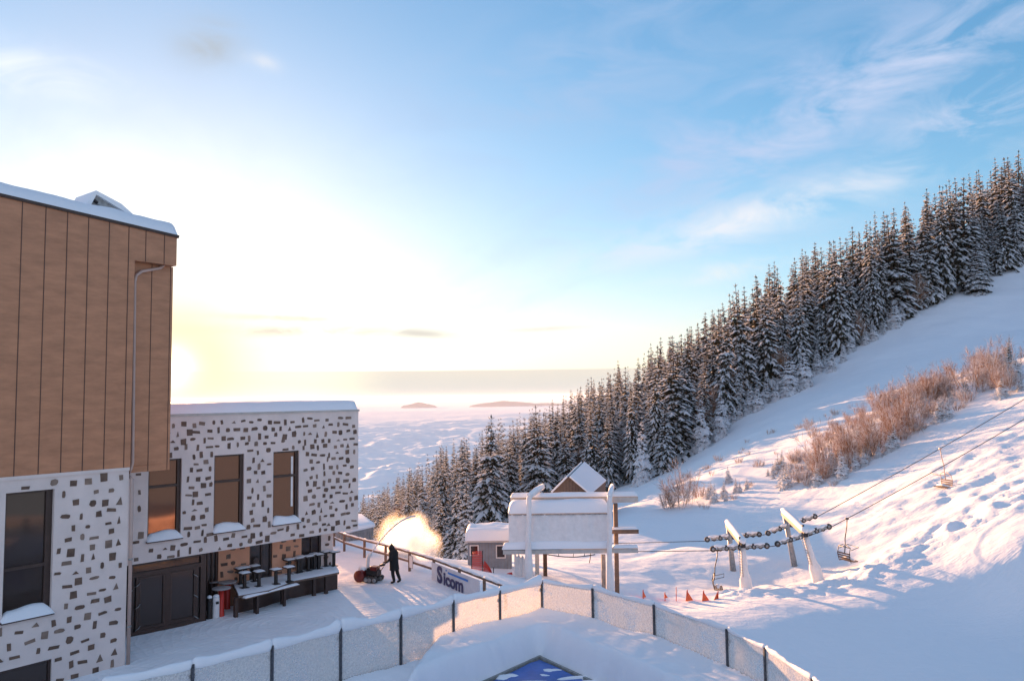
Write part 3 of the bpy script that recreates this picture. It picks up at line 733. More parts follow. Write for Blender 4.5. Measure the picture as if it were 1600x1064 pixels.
# standing seams
for px in (-100, -50, -12, 27, 64.5, 99, 132.5, 165.5, 196.5):
    u = WA.uv(px, 550)[0]; zt_ = ztopA(u)
    mb.box(WA.P(u, (ZB + zt_) / 2, .034), (.011, .010, (zt_ - ZB) / 2 - .002), SEAM, WA.U, WA.N, Zu)
for px in (227, 256):
    u = WA.uv(px, 390)[0]; zt_ = ztopA(u)
    mb.box(WA.P(u, (zrec + zt_) / 2, .034), (.010, .010, (zt_ - zrec) / 2 - .002), SEAM, WA.U, WA.N, Zu)
for px in (234.5, 264):
    u = WA.uv(px, 560, RA)[0]
    mb.box(WA.P(u, (zrb + zrec) / 2, RA + .004), (.009, .010, (zrec - zrb) / 2 - .002), SEAM, WA.U, WA.N, Zu)
quad(WA.P(uL, ZB, -9), WA.P(ue2, ZB, -9), WA.P(ue2, ztopA(ue2), -9), WA.P(uL, ztopA(uL), -9), CLAD)
quad(WA.P(uL, ZB, .03), WA.P(uL, ZB, -9), WA.P(uL, ztopA(uL), -9), WA.P(uL, ztopA(uL), .03), CLAD)
clad = mb.obj('cladding', tower)
mb = MB()
mb.bar(WA.P(uL, ztopA(uL) + .02, .05), WA.P(ue2 + .05, ztopA(ue2 + .05) + .02, .05), .10, .09, BROWN)
mb.bar(WA.P(ue2 + .03, ztopA(ue2) + .02, .0), WA.P(ue2 + .03, ztopA(ue2) + .02, -9), .08, .09, BROWN)
mb.obj('parapet_cap', tower)
TA = [WA.P(uL, ztopA(uL) + .068, .09), WA.P(ue2 + .08, ztopA(ue2) + .068, .09), WA.P(ue2 + .08, ztopA(ue2) + .068, -9), WA.P(uL, ztopA(uL) + .068, -9)]
snow_slab('roof_snow', tower, TA, .42, nx=90, ny=40, rnd_=.3, amp=.07, seed=9)
# roof hatch half buried in snow
h0 = WA.P(WA.uv(126, 330)[0], 0, -.8); hz = ztopA(WA.uv(150, 330)[0]) + .35
hu0 = WA.uv(128, 330, -.8)[0]; hu1 = WA.uv(220, 330, -.8)[0]
zp = onP(147, 298, WA.P(0, 0, -.8), WA.N).z; zq = onP(214, 338, WA.P(0, 0, -.8), WA.N).z; up_ = WA.uv(147, 298, -.8)[0]
hat = MB()
def prism(mbx, pl, o1, o2, m, smooth=False):
    n = len(pl); f = [WA.P(u, z, o1) for u, z in pl]; g_ = [WA.P(u, z, o2) for u, z in pl]
    mbx.add(f + g_, [tuple(range(n)), tuple(range(2 * n - 1, n - 1, -1))] + [(i, i + n, (i + 1) % n + n, (i + 1) % n) for i in range(n)], m, smooth)
zb_ = zq - .35
prism(hat, [(hu0, zb_), (hu1, zb_), (hu1 - .2, zq), (up_ + .06, zp - .14), (hu0 + .1, zb_ + .3)], -.85, -2.0, GALV)
hatch = hat.obj('roof_hatch', tower)
hs_ = MB()
prism(hs_, [(up_ - .42, zb_ + .12), (up_ - .02, zp - .03), (up_ + .04, zp), (up_ + .9, zp - .30), (up_ + 1.35, zp - .62), (hu1, zq - .02), (hu1 + .04, zb_ + .1), (hu1 - .2, zb_ + .25), (up_ + 1.0, zp - .55), (up_ + .05, zp - .14), (up_ - .26, zb_ + .12)], -.72, -2.1, SNOW, False)
hs_.obj('hatch_snow', hatch)
ha = MB(); ha.tube([WA.P(up_ + .0, zp - .33, -.80), WA.P(up_ + .42, zp - .62, -.80)], .028, GALV, 8); ha.tube([WA.P(up_ - .03, zp - .30, -.80), WA.P(up_ + .12, zp - .41, -.80)], .055, DARK, 8); ha.obj('hatch_strut', hatch)
# rain pipe
pp = MB()
q = [WA.P(*WA.uv(259, 412, RA + .1), RA + .1)]
for px, py in ((250, 419), (222, 424), (213, 430), (210.5, 440), (209, 560), (207, 722), (205, 731), (199.5, 742)): q.append(WA.P(*WA.uv(px, py, RA + .12), RA + .12))
pipe_r = .055
pp.tube(q, pipe_r, PIPE, 10)
x_ = WA.uv(199.5, 742, .1)
pp.tube([q[-1], WA.P(uc + .10, q[-1].z - .12, .02), WA.P(uc + .10, -.1, .02)], .06, PIPE, 10)
for zz_ in (1.2, 3.4): pp.lathe(WA.P(uc + .10, zz_, .02), [(.072, -.03), (.072, .03)], GALV, 12)
pp.obj('down_pipe', tower)

# ------------------------------------------------------------------ terrace
tz = .86
ter = thing('terrace_deck', WB.P(6, 0, -.5), 'raised snow dusted terrace deck in front of the peach walls', 'terrace')
def TE(px, py): p = atZ(px, py, tz); return Vector((p.x, p.y, tz))
edge = [TE(373, 931), TE(420, 922), TE(462, 907), TE(500, 900), TE(530, 894)]
back = [WB.P((e - WB.O).dot(WB.U), tz, REC + .01) for e in edge]; back[-1] = WB.P(ue + .1, tz, REC + .01); back[0] = back[0] + WB.U * .75
mb = MB()
for i in range(len(edge) - 1):
    a, b, c, d = edge[i], edge[i + 1], back[i + 1], back[i]
    L = [p - Zu * .07 for p in (a, b, c, d)]
    mb.add([a, b, c, d] + L, [(0, 1, 2, 3), (7, 6, 5, 4), (0, 4, 5, 1)] + ([(3, 7, 4, 0)] if i == 0 else []) + ([(1, 5, 6, 2)] if i == len(edge) - 2 else []), WOOD)
mb.obj('deck_boards', ter)
mb = MB(); N_ = 60; K_ = 16; V = []
for i in range(N_):
    s_ = i / (N_ - 1) * (len(edge) - 1); k = min(int(s_), len(edge) - 2); t = s_ - k
    a = edge[k].lerp(edge[k + 1], t); b = back[k].lerp(back[k + 1], t)
    for j in range(K_):
        v = j / (K_ - 1); p = a.lerp(b, v)
        V.append((p.x, p.y, tz + .012 + .05 * min(1, v * 8) * (1 + .6 * float(fbm(np.array([p.x * 2]), np.array([p.y * 2]), 3, 3)[0]))))
mb.add(V, [tuple(f) for f in grid_faces(N_, K_).tolist()], SNOW, True); mb.obj('deck_snow_cover', ter)
for k, (px, py) in enumerate(((374, 931), (405, 925), (447, 913), (496, 901), (515, 898))):
    p = TE(px, py) - WB.N * .28
    mb = MB(); mb.box((p.x, p.y, (tz - .07) / 2 - .1), (.07, .07, (tz - .07) / 2 + .1), BROWN, WB.U, WB.N, Zu); mb.obj('support', ter)
mb = MB()   # dark sheet set back under the deck, standing in for its shade
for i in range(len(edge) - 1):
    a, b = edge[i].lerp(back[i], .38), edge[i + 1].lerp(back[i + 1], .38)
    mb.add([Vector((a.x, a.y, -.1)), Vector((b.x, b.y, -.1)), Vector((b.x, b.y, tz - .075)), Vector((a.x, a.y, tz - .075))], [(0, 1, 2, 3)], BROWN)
mb.obj('void_sheet', ter)
be = thing('plank_bench', TE(400, 937) - Zu * tz, 'snow covered plank ledge fixed low along the near terrace edge', 'bench')
b0, b1 = atZ(381, 935, tz - .1), atZ(466, 913, tz - .1)
mb = MB(); dd = (b1 - b0).normalized(); nn = Vector((dd.y, -dd.x, 0)); mb.box((b0 + b1) / 2 - nn * .02, ((b1 - b0).length / 2, .13, .02), WOOD, dd, nn, Zu); mb.obj('plank', be)
snow_slab('plank_snow', be, [b0 + nn * .11 + Zu * .021, b1 + nn * .11 + Zu * .021, b1 - nn * .14 + Zu * .021, b0 - nn * .14 + Zu * .021], .07, nx=40, ny=8, rnd_=.12, amp=.15, seed=3)
for t in (.25, .75):
    p = b0.lerp(b1, t) - nn * .06; mb = MB(); mb.box((p.x, p.y, (tz - .13) / 2 - .05), (.05, .05, (tz - .13) / 2 + .05), BROWN, dd, nn, Zu); mb.obj('leg', be)
def stool(loc, label, hgt=.62):
    t = thing('pedestal_stool', loc, label, 'stool', 'square pedestal stools on the terrace')
    x, y, z = loc
    m1 = MB(); m1.box((x, y, z + hgt), (.215, .215, .02), BROWN, WB.U, WB.N, Zu); m1.obj('seat', t)
    m1 = MB(); m1.box((x, y, z + hgt / 2 - .01), (.055, .055, hgt / 2 - .01), DARK, WB.U, WB.N, Zu); m1.obj('pedestal', t)
    m1 = MB(); m1.box((x, y, z + .02), (.15, .15, .018), DARK, WB.U, WB.N, Zu); m1.obj('base', t)
    q_ = [Vector((x, y, z + hgt + .022)) + WB.U * a + WB.N * b for a, b in ((-.2, .2), (.2, .2), (.2, -.2), (-.2, -.2))]
    snow_slab('seat_snow', t, q_, .045, nx=9, ny=9, rnd_=.1, amp=.1, seed=int(abs(x) * 10))
    return t
front = [(382, 920), (404.5, 917.5), (431, 914), (451.5, 910), (470, 895), (491, 890.5), (509, 886)]
ords = ['first', 'second', 'third', 'fourth', 'fifth', 'sixth', 'seventh', 'eighth']
for i, (px, py) in enumerate(front):
    p = TE(px, py); stool((p.x, p.y, tz + .03), ords[i] + ' snow topped square stool from the left in the front row along the terrace edge', .62 if i < 4 else .68)
for i, (px, py) in enumerate([(358, 905), (370, 912), (379, 904), (431, 893), (443, 890), (462, 888), (482, 886), (500, 880)]):
    p = TE(px, py); u = (p - WB.O).dot(WB.U); n_ = max((p - WB.O).dot(WB.N), REC + .3); p = WB.P(u, 0, n_)
    stool((p.x, p.y, tz + .03), ords[i] + ' dark square stool from the left in the back row against the terrace wall', .66)
def round_table(px, py, label, hgt=1.1, legm=RED, r=.37):
    p = atZ(px, py, 0); t = thing('bar_table', (p.x, p.y, 0), label, 'table')
    m1 = MB(); m1.lathe((p.x, p.y, hgt), [(r * .9, -.03), (r, -.02), (r, .012), (r * .97, .02)], STUCK, 28); m1.obj('tabletop', t)
    m1 = MB(); m1.lathe((p.x, p.y, 0), [(.13, 0), (.13, .03), (.115, .05), (.115, hgt - .04)], legm, 18); m1.obj('pedestal', t)
round_table(345.5, 962, 'grey round bar table on a thick red pedestal nearest the glass entrance')
round_table(355, 951, 'second red pedestal bar table just behind the nearest one')
round_table(334, 949, 'round bar table on a dark leg at the back by the side door', legm=DARK)
def bin_(px, py, label, m1_, h=.82, r=.13, name='waste_bin'):
    p = atZ(px, py, 0); t = thing(name, (p.x, p.y, 0), label, 'bin')
    a = MB(); a.lathe((p.x, p.y, 0), [(r, 0), (r * 1.03, .03), (r, .06), (r, h - .06), (r * .9, h)], m1_, 20); a.obj('body', t)
    a = MB(); a.lathe((p.x, p.y, h), [(r * .95, 0), (r * .9, .05), (r * .6, .09), (.01, .11)], SNOW, 18); a.obj('snow_cap', t)
    a = MB(); a.box((p.x + .085, p.y - r + .03, h - .2), (.055, .03, .045), DARK, Vector((1, .6, 0)), Vector((.6, -1, 0)), Zu); a.obj('opening', t)
bin_(337.3, 965, 'white cylindrical waste bin standing beside the red pedestal tables', FROSTED)
bin_(327, 966, 'dark slim waste bin next to the glass entrance', DARK, .8, .11)

# ------------------------------------------------------------------ trees
def spikes(P, D, L, Wd, T, up=None):
    """numpy spikes: base P, direction D (unit), length L, half-width W, thickness T -> verts, tris"""
    n = len(P)
    up = np.tile(np.array([0, 0, 1.0]), (n, 1)) if up is None else up
    S = np.cross(D, up); ln = np.linalg.norm(S, axis=1, keepdims=True); S = np.where(ln > 1e-3, S / np.maximum(ln, 1e-3), np.array([1.0, 0, 0]))
    Uq = np.cross(S, D)
    L = L[:, None]; Wd = Wd[:, None]; T = T[:, None]
    mid = P + D * L * .45
    V = np.stack([P, mid - S * Wd, mid + Uq * T, mid + S * Wd, P + D * L, mid - Uq * T * .4], 1)  # 6 verts
    Fb = np.array([(0, 1, 2), (0, 2, 3), (1, 4, 2), (2, 4, 3), (0, 5, 1), (0, 3, 5), (1, 5, 4), (3, 4, 5)])
    Fc = (Fb[None] + (np.arange(n) * 6)[:, None, None]).reshape(-1, 3)
    return V.reshape(-1, 3), Fc
def spruce_mesh(name, seed, H, R, levels, nb, segs, snow=0.85, droop=.55, shape=.85, bare=.05, fat=1.0):
    r = np.random.RandomState(seed)
    gp = []; sp_ = []
    for i in range(levels):
        t = (i + r.uniform(-.3, .3)) / levels; t = min(max(t, 0), .985)
        z = H * (bare + (1 - bare) * t); rad = R * ((1 - t) ** shape * .965 + .018) * r.uniform(.82, 1.12)
        k = max(4, int(nb * (1 - t * .45)))
        for b in range(k):
            a = 2 * math.pi * (b + r.uniform(-.35, .35)) / k + i * 2.4
            rb = rad * r.uniform(.72, 1.15); e0 = .10 - droop * (1 - t) * r.uniform(.7, 1.2) if t < .93 else .9
            rd = np.array([math.cos(a), math.sin(a), 0]); pd = np.array([-rd[1], rd[0], 0])
            sg = max(2, int(segs * (.4 + .6 * rb / R)))
            zb2 = z + r.uniform(-.55, .55) * H / levels * (1 if t < .9 else .2)
            def pt(s): return rd * rb * s + np.array([0, 0, zb2 + rb * (e0 * s - .32 * s * s + .12 * s ** 3)])
            for q in range(sg):
                s = (q + .6) / sg; p = pt(s); fwd = pt(min(1.05, s + .1)) - pt(s - .05); fwd /= np.linalg.norm(fwd)
                wl_ = rb * (.34 * (1 - s) + .10) * r.uniform(.7, 1.3) * fat
                if snow > 1.25: gs_ = .48
                else: gs_ = 1.0
                for sd in (-1, 1):
                    d = fwd * .75 + pd * sd * r.uniform(.5, .95) + np.array([0, 0, -r.uniform(.12, .5)]); d /= np.linalg.norm(d)
                    gp.append((p - np.array([0, 0, .05 * H / 15]), d, wl_ * 1.25 * gs_, wl_ * .30 * gs_, wl_ * .12))
                    d2 = d + np.array([0, 0, -.55]); d2 /= np.linalg.norm(d2)
                    if r.rand() < .75 * gs_ ** 2: gp.append((p - np.array([0, 0, .10 * H / 15]), d2, wl_ * 1.0, wl_ * .26, wl_ * .15))
                    if r.rand() < snow: sp_.append((p + np.array([0, 0, .025 * H / 15]), d, wl_ * r.uniform(.85, 1.12) * (1.15 if snow > 1 else 1), wl_ * (.24 if snow < 1 else (.34 if snow < 1.25 else .50)), wl_ * (.17 if snow < 1 else .30)))
            L_ = rb * .75
            p = pt(.38); d = pt(1.05) - p; l_ = np.linalg.norm(d); d /= l_
            gp.append((p - np.array([0, 0, .04]), d, l_ * 1.1, l_ * .16, l_ * .07))
            if r.rand() < snow: sp_.append((p + np.array([0, 0, .02]), d, l_ * 1.08, l_ * .14, l_ * .15))
            # core twigs near the trunk so the crown is not hollow
            if q % 2 == 0:
                p = pt(.08); d = pt(.6) - p; l_ = np.linalg.norm(d); d /= l_; gp.append((p, d, l_, l_ * .22, l_ * .22))
    for z, l_ in ((.985, .05),): gp.append((np.array([0, 0, H * .95]), np.array([0.02, 0, 1.0]), H * .04, H * .006, H * .006))
    def build(L):
        P = np.array([x[0] for x in L]); D = np.array([x[1] for x in L]); return spikes(P, D, np.array([x[2] for x in L]), np.array([x[3] for x in L]), np.array([x[4] for x in L]))
    V1, F1 = build(gp); V2, F2 = build(sp_); F2 = F2.reshape(-1, 8, 3)[:, :4].reshape(-1, 3)
    V = np.concatenate([V1, V2]); F_ = np.concatenate([F1, F2 + len(V1)])
    mi = np.concatenate([np.zeros(len(F1)), np.ones(len(F2))])
    return V, F_, mi
def crown_obj(name, V, F_, mi): return np_mesh(name, V, F_, [NEEDLE, TSNOW], mi, smooth=False)
def trunk_mesh(H, r0):
    m1 = MB(); m1.tube([(0, 0, -1.0), (0, 0, H * .3), (0.02, 0, H * .7), (0, 0, H * .97)], [r0 * 1.15, r0 * .85, r0 * .4, .02], BARK, 8)
    me = bpy.data.meshes.new('trunk'); me.from_pydata(m1.v, [], m1.f); me.materials.append(BARK); me.update(); return me
VAR = []     # unit trees 15 m high
for k, (R_, lv, nb, sg, sn, dr, sh, ba, ft) in enumerate([(2.8, 26, 8, 5, .95, .75, .78, .05, 1.25), (2.45, 27, 8, 4, .92, .85, .74, .07, 1.3), (3.3, 22, 9, 6, .97, .75, .80, .03, 1.2), (2.25, 27, 7, 4, .80, .9, .70, .14, 1.35), (2.3, 25, 7, 4, .72, .85, .70, .20, 1.35), (2.4, 24, 9, 5, 1.2, .6, .80, .02, 1.3), (3.9, 17, 9, 4, 1.3, .5, .80, .0, 1.7)]):
    V, F_, mi = spruce_mesh('crown', 100 + k, 15, R_, lv, nb, sg, sn, dr, sh, ba, ft)
    VAR.append((crown_obj('crown', V, F_, mi), trunk_mesh(15, .22)))
LOW = []
for k, (R_, sn, ba) in enumerate([(2.2, .9, .06), (1.8, .8, .12), (2.4, .95, .04)]):
    LOW.append(spruce_mesh('low', 200 + k, 15, R_, 20, 6, 2, sn, .75, .68, ba, 1.35))
PROTO = {}
def spruce(x, y, h, v, label, group=None, name='spruce_tree', z=None, rot=None, wide=1.0, tilt=0):
    z = gz(x, y) if z is None else z
    key = v
    if key not in PROTO:
        o = bpy.data.objects.new(name, None); scene.collection.objects.link(o)
        for nm, me in (('crown', VAR[v][0]), ('trunk', VAR[v][1])):
            c = bpy.data.objects.new(nm, me); scene.collection.objects.link(c); c.parent = o
        PROTO[key] = o; children = None
    else:
        src = PROTO[key]; o = src.copy(); scene.collection.objects.link(o); o.name = name
        for ch in KIDS[key]:
            c = ch.copy(); scene.collection.objects.link(c); c.parent = o
    KIDS.setdefault(key, [c for c in o.children])
    for kk in list(o.keys()): del o[kk]
    s = h / 15.0
    o.location = (x, y, z - .1); o.rotation_euler = (rnd.gauss(0, .028), rnd.gauss(0, .028), rnd.uniform(0, 6.28) if rot is None else rot); o.scale = (s * wide, s * wide, s)
    tag(o, label, 'tree', group)
    return o
KIDS = {}
placed = []
def free(x, y, dmin):
    return all((x - a) ** 2 + (y - b) ** 2 > dmin * dmin for a, b in placed)
def hero(px, pyb, pyt, Y, v, label, wide=1.0, name='spruce_tree', group=None):
    """A tree whose foot is at pixel (px, pyb) at distance Y and whose tip reaches pixel row pyt."""
    p = atY(px, pyb, Y); z = gz(p.x, p.y); top = atY(px, pyt, Y).z
    placed.append((p.x, p.y)); return spruce(p.x, p.y, top - z + .1, v, label, group, name, z, None, wide)
hero(765, 838, 645, 142, 2, 'big broad snow laden spruce left of the billboard with warm lit branches', 1.15)
hero(845, 815, 630, 146, 0, 'big drooping snow laden spruce directly behind the billboard', 1.3)
hero(724, 838, 700, 146, 5, 'shorter snowy spruce at the left flank of the big broad spruce')
hero(890, 790, 655, 150, 1, 'slim snowy spruce rising behind the gable of the cabin', 1.15)
hero(925, 790, 640, 148, 1, 'tall snowy spruce just right of the cabin roof', 1.15)
hero(952, 775, 645, 146, 3, 'narrow dark spruce at the edge of the gully right of the cabin')
hero(1003, 757, 648, 138, 6, 'left one of two snow plastered spruces at the foot of the piste', .7)
hero(1038, 750, 622, 140, 2, 'right one of two snow plastered spruces at the foot of the piste', .95)
hero(1098, 705, 615, 143, 6, 'young snow plastered spruce standing at the lower forest edge', .85)
hero(1127, 690, 605, 146, 6, 'young warm lit snowy spruce above the lower forest edge', .85)
hero(1233, 612, 545, 157, 6, 'small bright blue white spruce at the forest edge by the piste', 1.2)
hero(1258, 606, 530, 158, 6, 'slender white plastered spruce next to the small blue white one', .9)
hero(1185, 640, 595, 153, 6, 'little white spruce standing low at the forest edge')
hero(1212, 628, 590, 155, 6, 'tiny white spruce between the little ones at the forest edge')
hero(1300, 577, 540, 163, 6, 'left small white spruce of the pair under the dark trunks')
hero(1318, 567, 535, 166, 6, 'right small white spruce of the pair under the dark trunks')
hero(1527, 452, 365, 193, 5, 'bright snowy spruce in front of the tall dark forest at the top', 1.3)
hero(1165, 655, 440, 160, 0, 'tall forest edge spruce above the white youngsters', .95)
hero(1250, 600, 440, 168, 1, 'tall spruce rising behind the slender white spruce', .95)
hero(1575, 575, 522, 92, 5, 'snowy spruce standing among the shrubs at the right edge')
for i, (px, Y, yt) in enumerate([(262, 98, 642), (280, 104, 640), (300, 98, 645), (318, 104, 641), (333, 96, 646), (348, 102, 642), (362, 98, 646), (374, 106, 648), (398, 99, 676), (414, 104, 674), (434, 98, 650), (446, 103, 645), (460, 98, 650), (474, 104, 648), (490, 110, 660), (508, 100, 680)]):  # unseen spruces added to shade the courtyard, lower where the spray stays lit
    p = atY(px, yt, Y); z = gz(p.x, p.y); placed.append((p.x, p.y))
    spruce(p.x, p.y, p.z - z, [0, 1, 5, 2][i % 4], 'unseen snowy spruce added behind the low wing to shade the courtyard', 'added shade spruces behind the low wing', z=z)
for px, pyt, Y, v, lb in ((676, 792, 82, 5, 'short frosted spruce directly behind the banner end of the rail fence'), (692, 770, 78, 0, 'warm frosted spruce left of the hut, second from the snow plume'), (708, 752, 76, 2, 'wide frosted spruce left of the hut with drooping branches'), (727, 735, 74, 5, 'tall frosted spruce touching the hut roof on its left side'), (660, 806, 88, 5, 'small frosted spruce seen just right of the snow plume')):
    p = atY(px, pyt, Y); z = gz(p.x, p.y); placed.append((p.x, p.y)); spruce(p.x, p.y, p.z - z, v, lb, z=z)
# forest fill
def interp(tab, x, c): return float(np.interp(x, [t[0] for t in tab], [t[c] for t in tab]))
EDGE = [(540, 0, 160), (600, 0, 150), (660, 0, 146), (720, 0, 147), (800, 0, 147), (880, 0, 150), (950, 0, 146), (990, 0, 142), (1050, 0, 143), (1080, 0, 149), (1180, 0, 159), (1250, 0, 166), (1340, 0, 175), (1480, 0, 194), (1600, 0, 210), (1720, 0, 226)]
cands = []
frr = random.Random(77)
tries = 0
spat = {}
def ok_cell(x, y, dm):
    cx_, cy_ = int(x // 8), int(y // 8)
    for i in (-1, 0, 1):
        for j in (-1, 0, 1):
            for a, b in spat.get((cx_ + i, cy_ + j), ()):
                if (a - x) ** 2 + (b - y) ** 2 < dm * dm: return False
    spat.setdefault((cx_, cy_), []).append((x, y)); return True
for a, b in placed: spat.setdefault((int(a // 8), int(b // 8)), []).append((a, b))
# skyline row first
px = 545.0
while px < 1680:
    d = interp(SKY_ROW, px, 2) + frr.uniform(-10, 4); yt = interp(SKY_ROW, px, 1)
    hpx = interp(SKY_ROW, px, 3) / d * F
    p = atY(px, 600, d); x, y = p.x, p.y
    top = atY(px, yt + frr.choice([-.04, 0.02, .1, .2, .28]) * hpx, d).z
    z = gz(x, y); h = top - z
    if 8 < h < 34 and ok_cell(x, y, 2.0): cands.append((x, y, z, h, d))
    px += frr.choice([3.5, 5, 6, 8, 11, 15, 19])
while tries < 9000 and len(cands) < 830:
    tries += 1
    px = frr.uniform(530, 1680); e = interp(EDGE, px, 2); s = interp(SKY_ROW, px, 2)
    d = e + 1 + (s - e) * frr.random() ** 1.25
    x = atY(px, 600, d).x; y = d
    if 958 < px < 986 and d < 185: continue
    t = (d - e) / (s - e)
    if not ok_cell(x, y, (3.2 if t < .25 else 4.4) * (1.12 if px < 870 else 1.0)): continue
    base_h = interp([(540, 16), (700, 17), (850, 18), (950, 19), (1050, 20), (1200, 22), (1400, 24), (1600, 26)], px, 1)
    h = base_h * frr.uniform(.55, 1.18) * (frr.uniform(.6, .95) if t < .08 and frr.random() < .4 else 1)
    z = gz(x, y)
    # keep the crowns under the skyline
    zmax = atY(px, interp(SKY_ROW, px, 1), d).z
    if z + h > zmax: h = zmax - z - frr.uniform(0, 2)
    if h < 5: continue
    cands.append((x, y, z, h, d))
cands.sort(key=lambda c: -(c[3] / c[4]))
LB = {'l': 'in the forest left of the billboard', 'm': 'in the forest above the cabin', 'r': 'in the tall upper right forest'}
NI = 275
for i, (x, y, z, h, d) in enumerate(cands[:NI]):
    pxx = 800 + F * x / y; k = 'l' if pxx < 860 else ('m' if pxx < 1180 else 'r')
    e = interp(EDGE, pxx, 2)
    v = frr.choice([0, 1, 2, 5, 0]) if k == 'l' else (frr.choice([0, 1, 2, 3, 5]) if k == 'm' else (frr.choice([3, 4, 1, 3]) if d > e + 12 else frr.choice([0, 1, 3, 1])))
    sky_gap = atY(pxx, interp(SKY_ROW, pxx, 1), d).z - (z + h)
    row = 'snowy spruce at the front edge ' if d < e + 9 else ('spruce whose tip stands against the sky ' if sky_gap < .22 * h else 'snowy spruce deep ')
    lab = row + LB[k]
    spruce(x, y, h, v, lab, lab, 'spruce_tree', z, None, frr.uniform(.72, 1.3))
rest = cands[NI:]
Vs, Fs, Ms = [], [], []; off = 0
for x, y, z, h, d in rest:
    V, F_, mi = LOW[frr.randrange(3)]; s = h / 15; a = frr.uniform(0, 6.28); c_, s_ = math.cos(a), math.sin(a); w_ = s * frr.uniform(.85, 1.1)
    Vn = np.stack([(V[:, 0] * c_ - V[:, 1] * s_) * w_ + x, (V[:, 0] * s_ + V[:, 1] * c_) * w_ + y, V[:, 2] * s + z - .1], 1)
    Vs.append(Vn); Fs.append(F_ + off); Ms.append(mi); off += len(V)
tag(link('far_forest', np_mesh('far_forest', np.concatenate(Vs), np.concatenate(Fs), [NEEDLE, TSNOW], np.concatenate(Ms), False)),
    'mass of distant snowy spruces along the forested ridge', 'forest', kind='stuff')
print('forest', len(cands), 'low verts', off)

# bare shrubs and bare trees
def shrub_mesh(seed, H, R, stems, frost=.4, twigs=16, spread=.5, th=1.0):
    r = np.random.RandomState(seed); A = []; B = []
    for s in range(stems):
        a = r.uniform(0, 2 * math.pi); rb = R * .35 * math.sqrt(r.rand()); base = np.array([math.cos(a) * rb, math.sin(a) * rb, -.1])
        d = np.array([math.cos(a) * r.uniform(.05, spread), math.sin(a) * r.uniform(.05, spread), 1.0]); d /= np.linalg.norm(d)
        L = H * r.uniform(.55, 1.05); A.append((base, d, L, .022 * th, .022 * th))
        for t in range(twigs):
            q = r.uniform(.15, .95); p = base + d * L * q
            dd_ = d * r.uniform(.4, .9) + r.normal(0, .45, 3) + np.array([0, 0, .15]); dd_ /= np.linalg.norm(dd_); l2 = L * (.42 * (1 - q) + .12) * r.uniform(.6, 1.3)
            (B if r.rand() < frost else A).append((p, dd_, l2, .012 * th, .012 * th))
            for u in range(2):
                p2 = p + dd_ * l2 * r.uniform(.3, .9); d3 = dd_ + r.normal(0, .5, 3); d3 /= np.linalg.norm(d3)
                (B if r.rand() < frost * 1.2 else A).append((p2, d3, l2 * r.uniform(.35, .7), .009 * th, .009 * th))
    def build(L):
        return spikes(np.array([x[0] for x in L]), np.array([x[1] for x in L]), *[np.array([x[i] for x in L]) for i in (2, 3, 4)])
    V1, F1 = build(A); V2, F2 = build(B) if B else (np.zeros((0, 3)), np.zeros((0, 3), int))
    return np_mesh('twigs', np.concatenate([V1, V2]), np.concatenate([F1, F2 + len(V1)]), [TWIG, FROST], np.concatenate([np.zeros(len(F1)), np.ones(len(F2))]), False)
SH = [shrub_mesh(1, 3.0, 2.2, 13, .45, 24, .8, 1.2), shrub_mesh(2, 3.4, 1.9, 10, .6, 28, .65, 1.2), shrub_mesh(3, 1.4, 1.3, 18, .9, 14, .9, 1.2), shrub_mesh(4, 4.4, 2.0, 8, .38, 40, .55, 1.2), shrub_mesh(5, 1.0, .6, 8, .85, 9, .8, 1.0)]
BT = shrub_mesh(9, 9, 2.0, 6, .25, 60, .22, 3.0)
SM = bpy.data.meshes
def shrub(px, py, Y, k, s, label, group, name='bare_shrub', cat='shrub', zz_=None):
    x = atY(px, py, Y).x; o = bpy.data.objects.new(name, SH[k]); scene.collection.objects.link(o)
    o.location = (x, Y, gz(x, Y)); o.rotation_euler = (0, 0, rnd.uniform(0, 6.28)); o.scale = (s, s, s * rnd.uniform(.85, 1.15))
    tag(o, label, cat, group)
band = [(1050, 98, 93), (1120, 102, 95), (1180, 101, 95), (1250, 97, 88), (1300, 94, 86), (1400, 97, 88), (1500, 97, 88), (1600, 94, 86)]
for i in range(170):
    px = rnd.uniform(1235, 1600) if i < 112 else rnd.uniform(1060, 1420)
    d1 = interp(band, px, 1); d0 = interp(band, px, 2); Y = rnd.uniform(d0 - 4, d1 + 3) if i < 112 else rnd.uniform(d0 - 8, d1 + 22)
    big = 1255 < px and rnd.random() < .8
    if i < 112:
        k = rnd.choice([0, 1, 3, 0, 2]) if big else 2
        wh = 'at the lower end of the thicket nearest the lift portals' if px < 1350 else ('in the middle of the thicket between the pistes' if px < 1480 else 'at the upper end of the thicket by the picture edge')
        shrub(px, 640, Y, k, rnd.uniform(.5, 1.5), 'reddish bare frosted shrub ' + wh, 'shrubs ' + wh)
    else:
        shrub(px, 700, Y, rnd.choice([2, 4]), rnd.uniform(.5, .95), 'low frosted shrub scattered below the thicket on the snow slope', 'low scattered shrubs of the lower slope')
for px, Y, k, s, lb in ((1058, 92, 0, 1.5, 'big grey bare bush at the foot of the slope, leftmost of the shrubs'), (1075, 93, 1, 1.45, 'big frosted bare bush touching the leftmost bush on its right'), (1042, 93.5, 2, 1.5, 'low frosted bush on the left side of the big grey bush'), (1093, 96, 2, 1.2, 'small frosted bush uphill beside the big bushes')):
    shrub(px, 780, Y, k, s, lb, None)
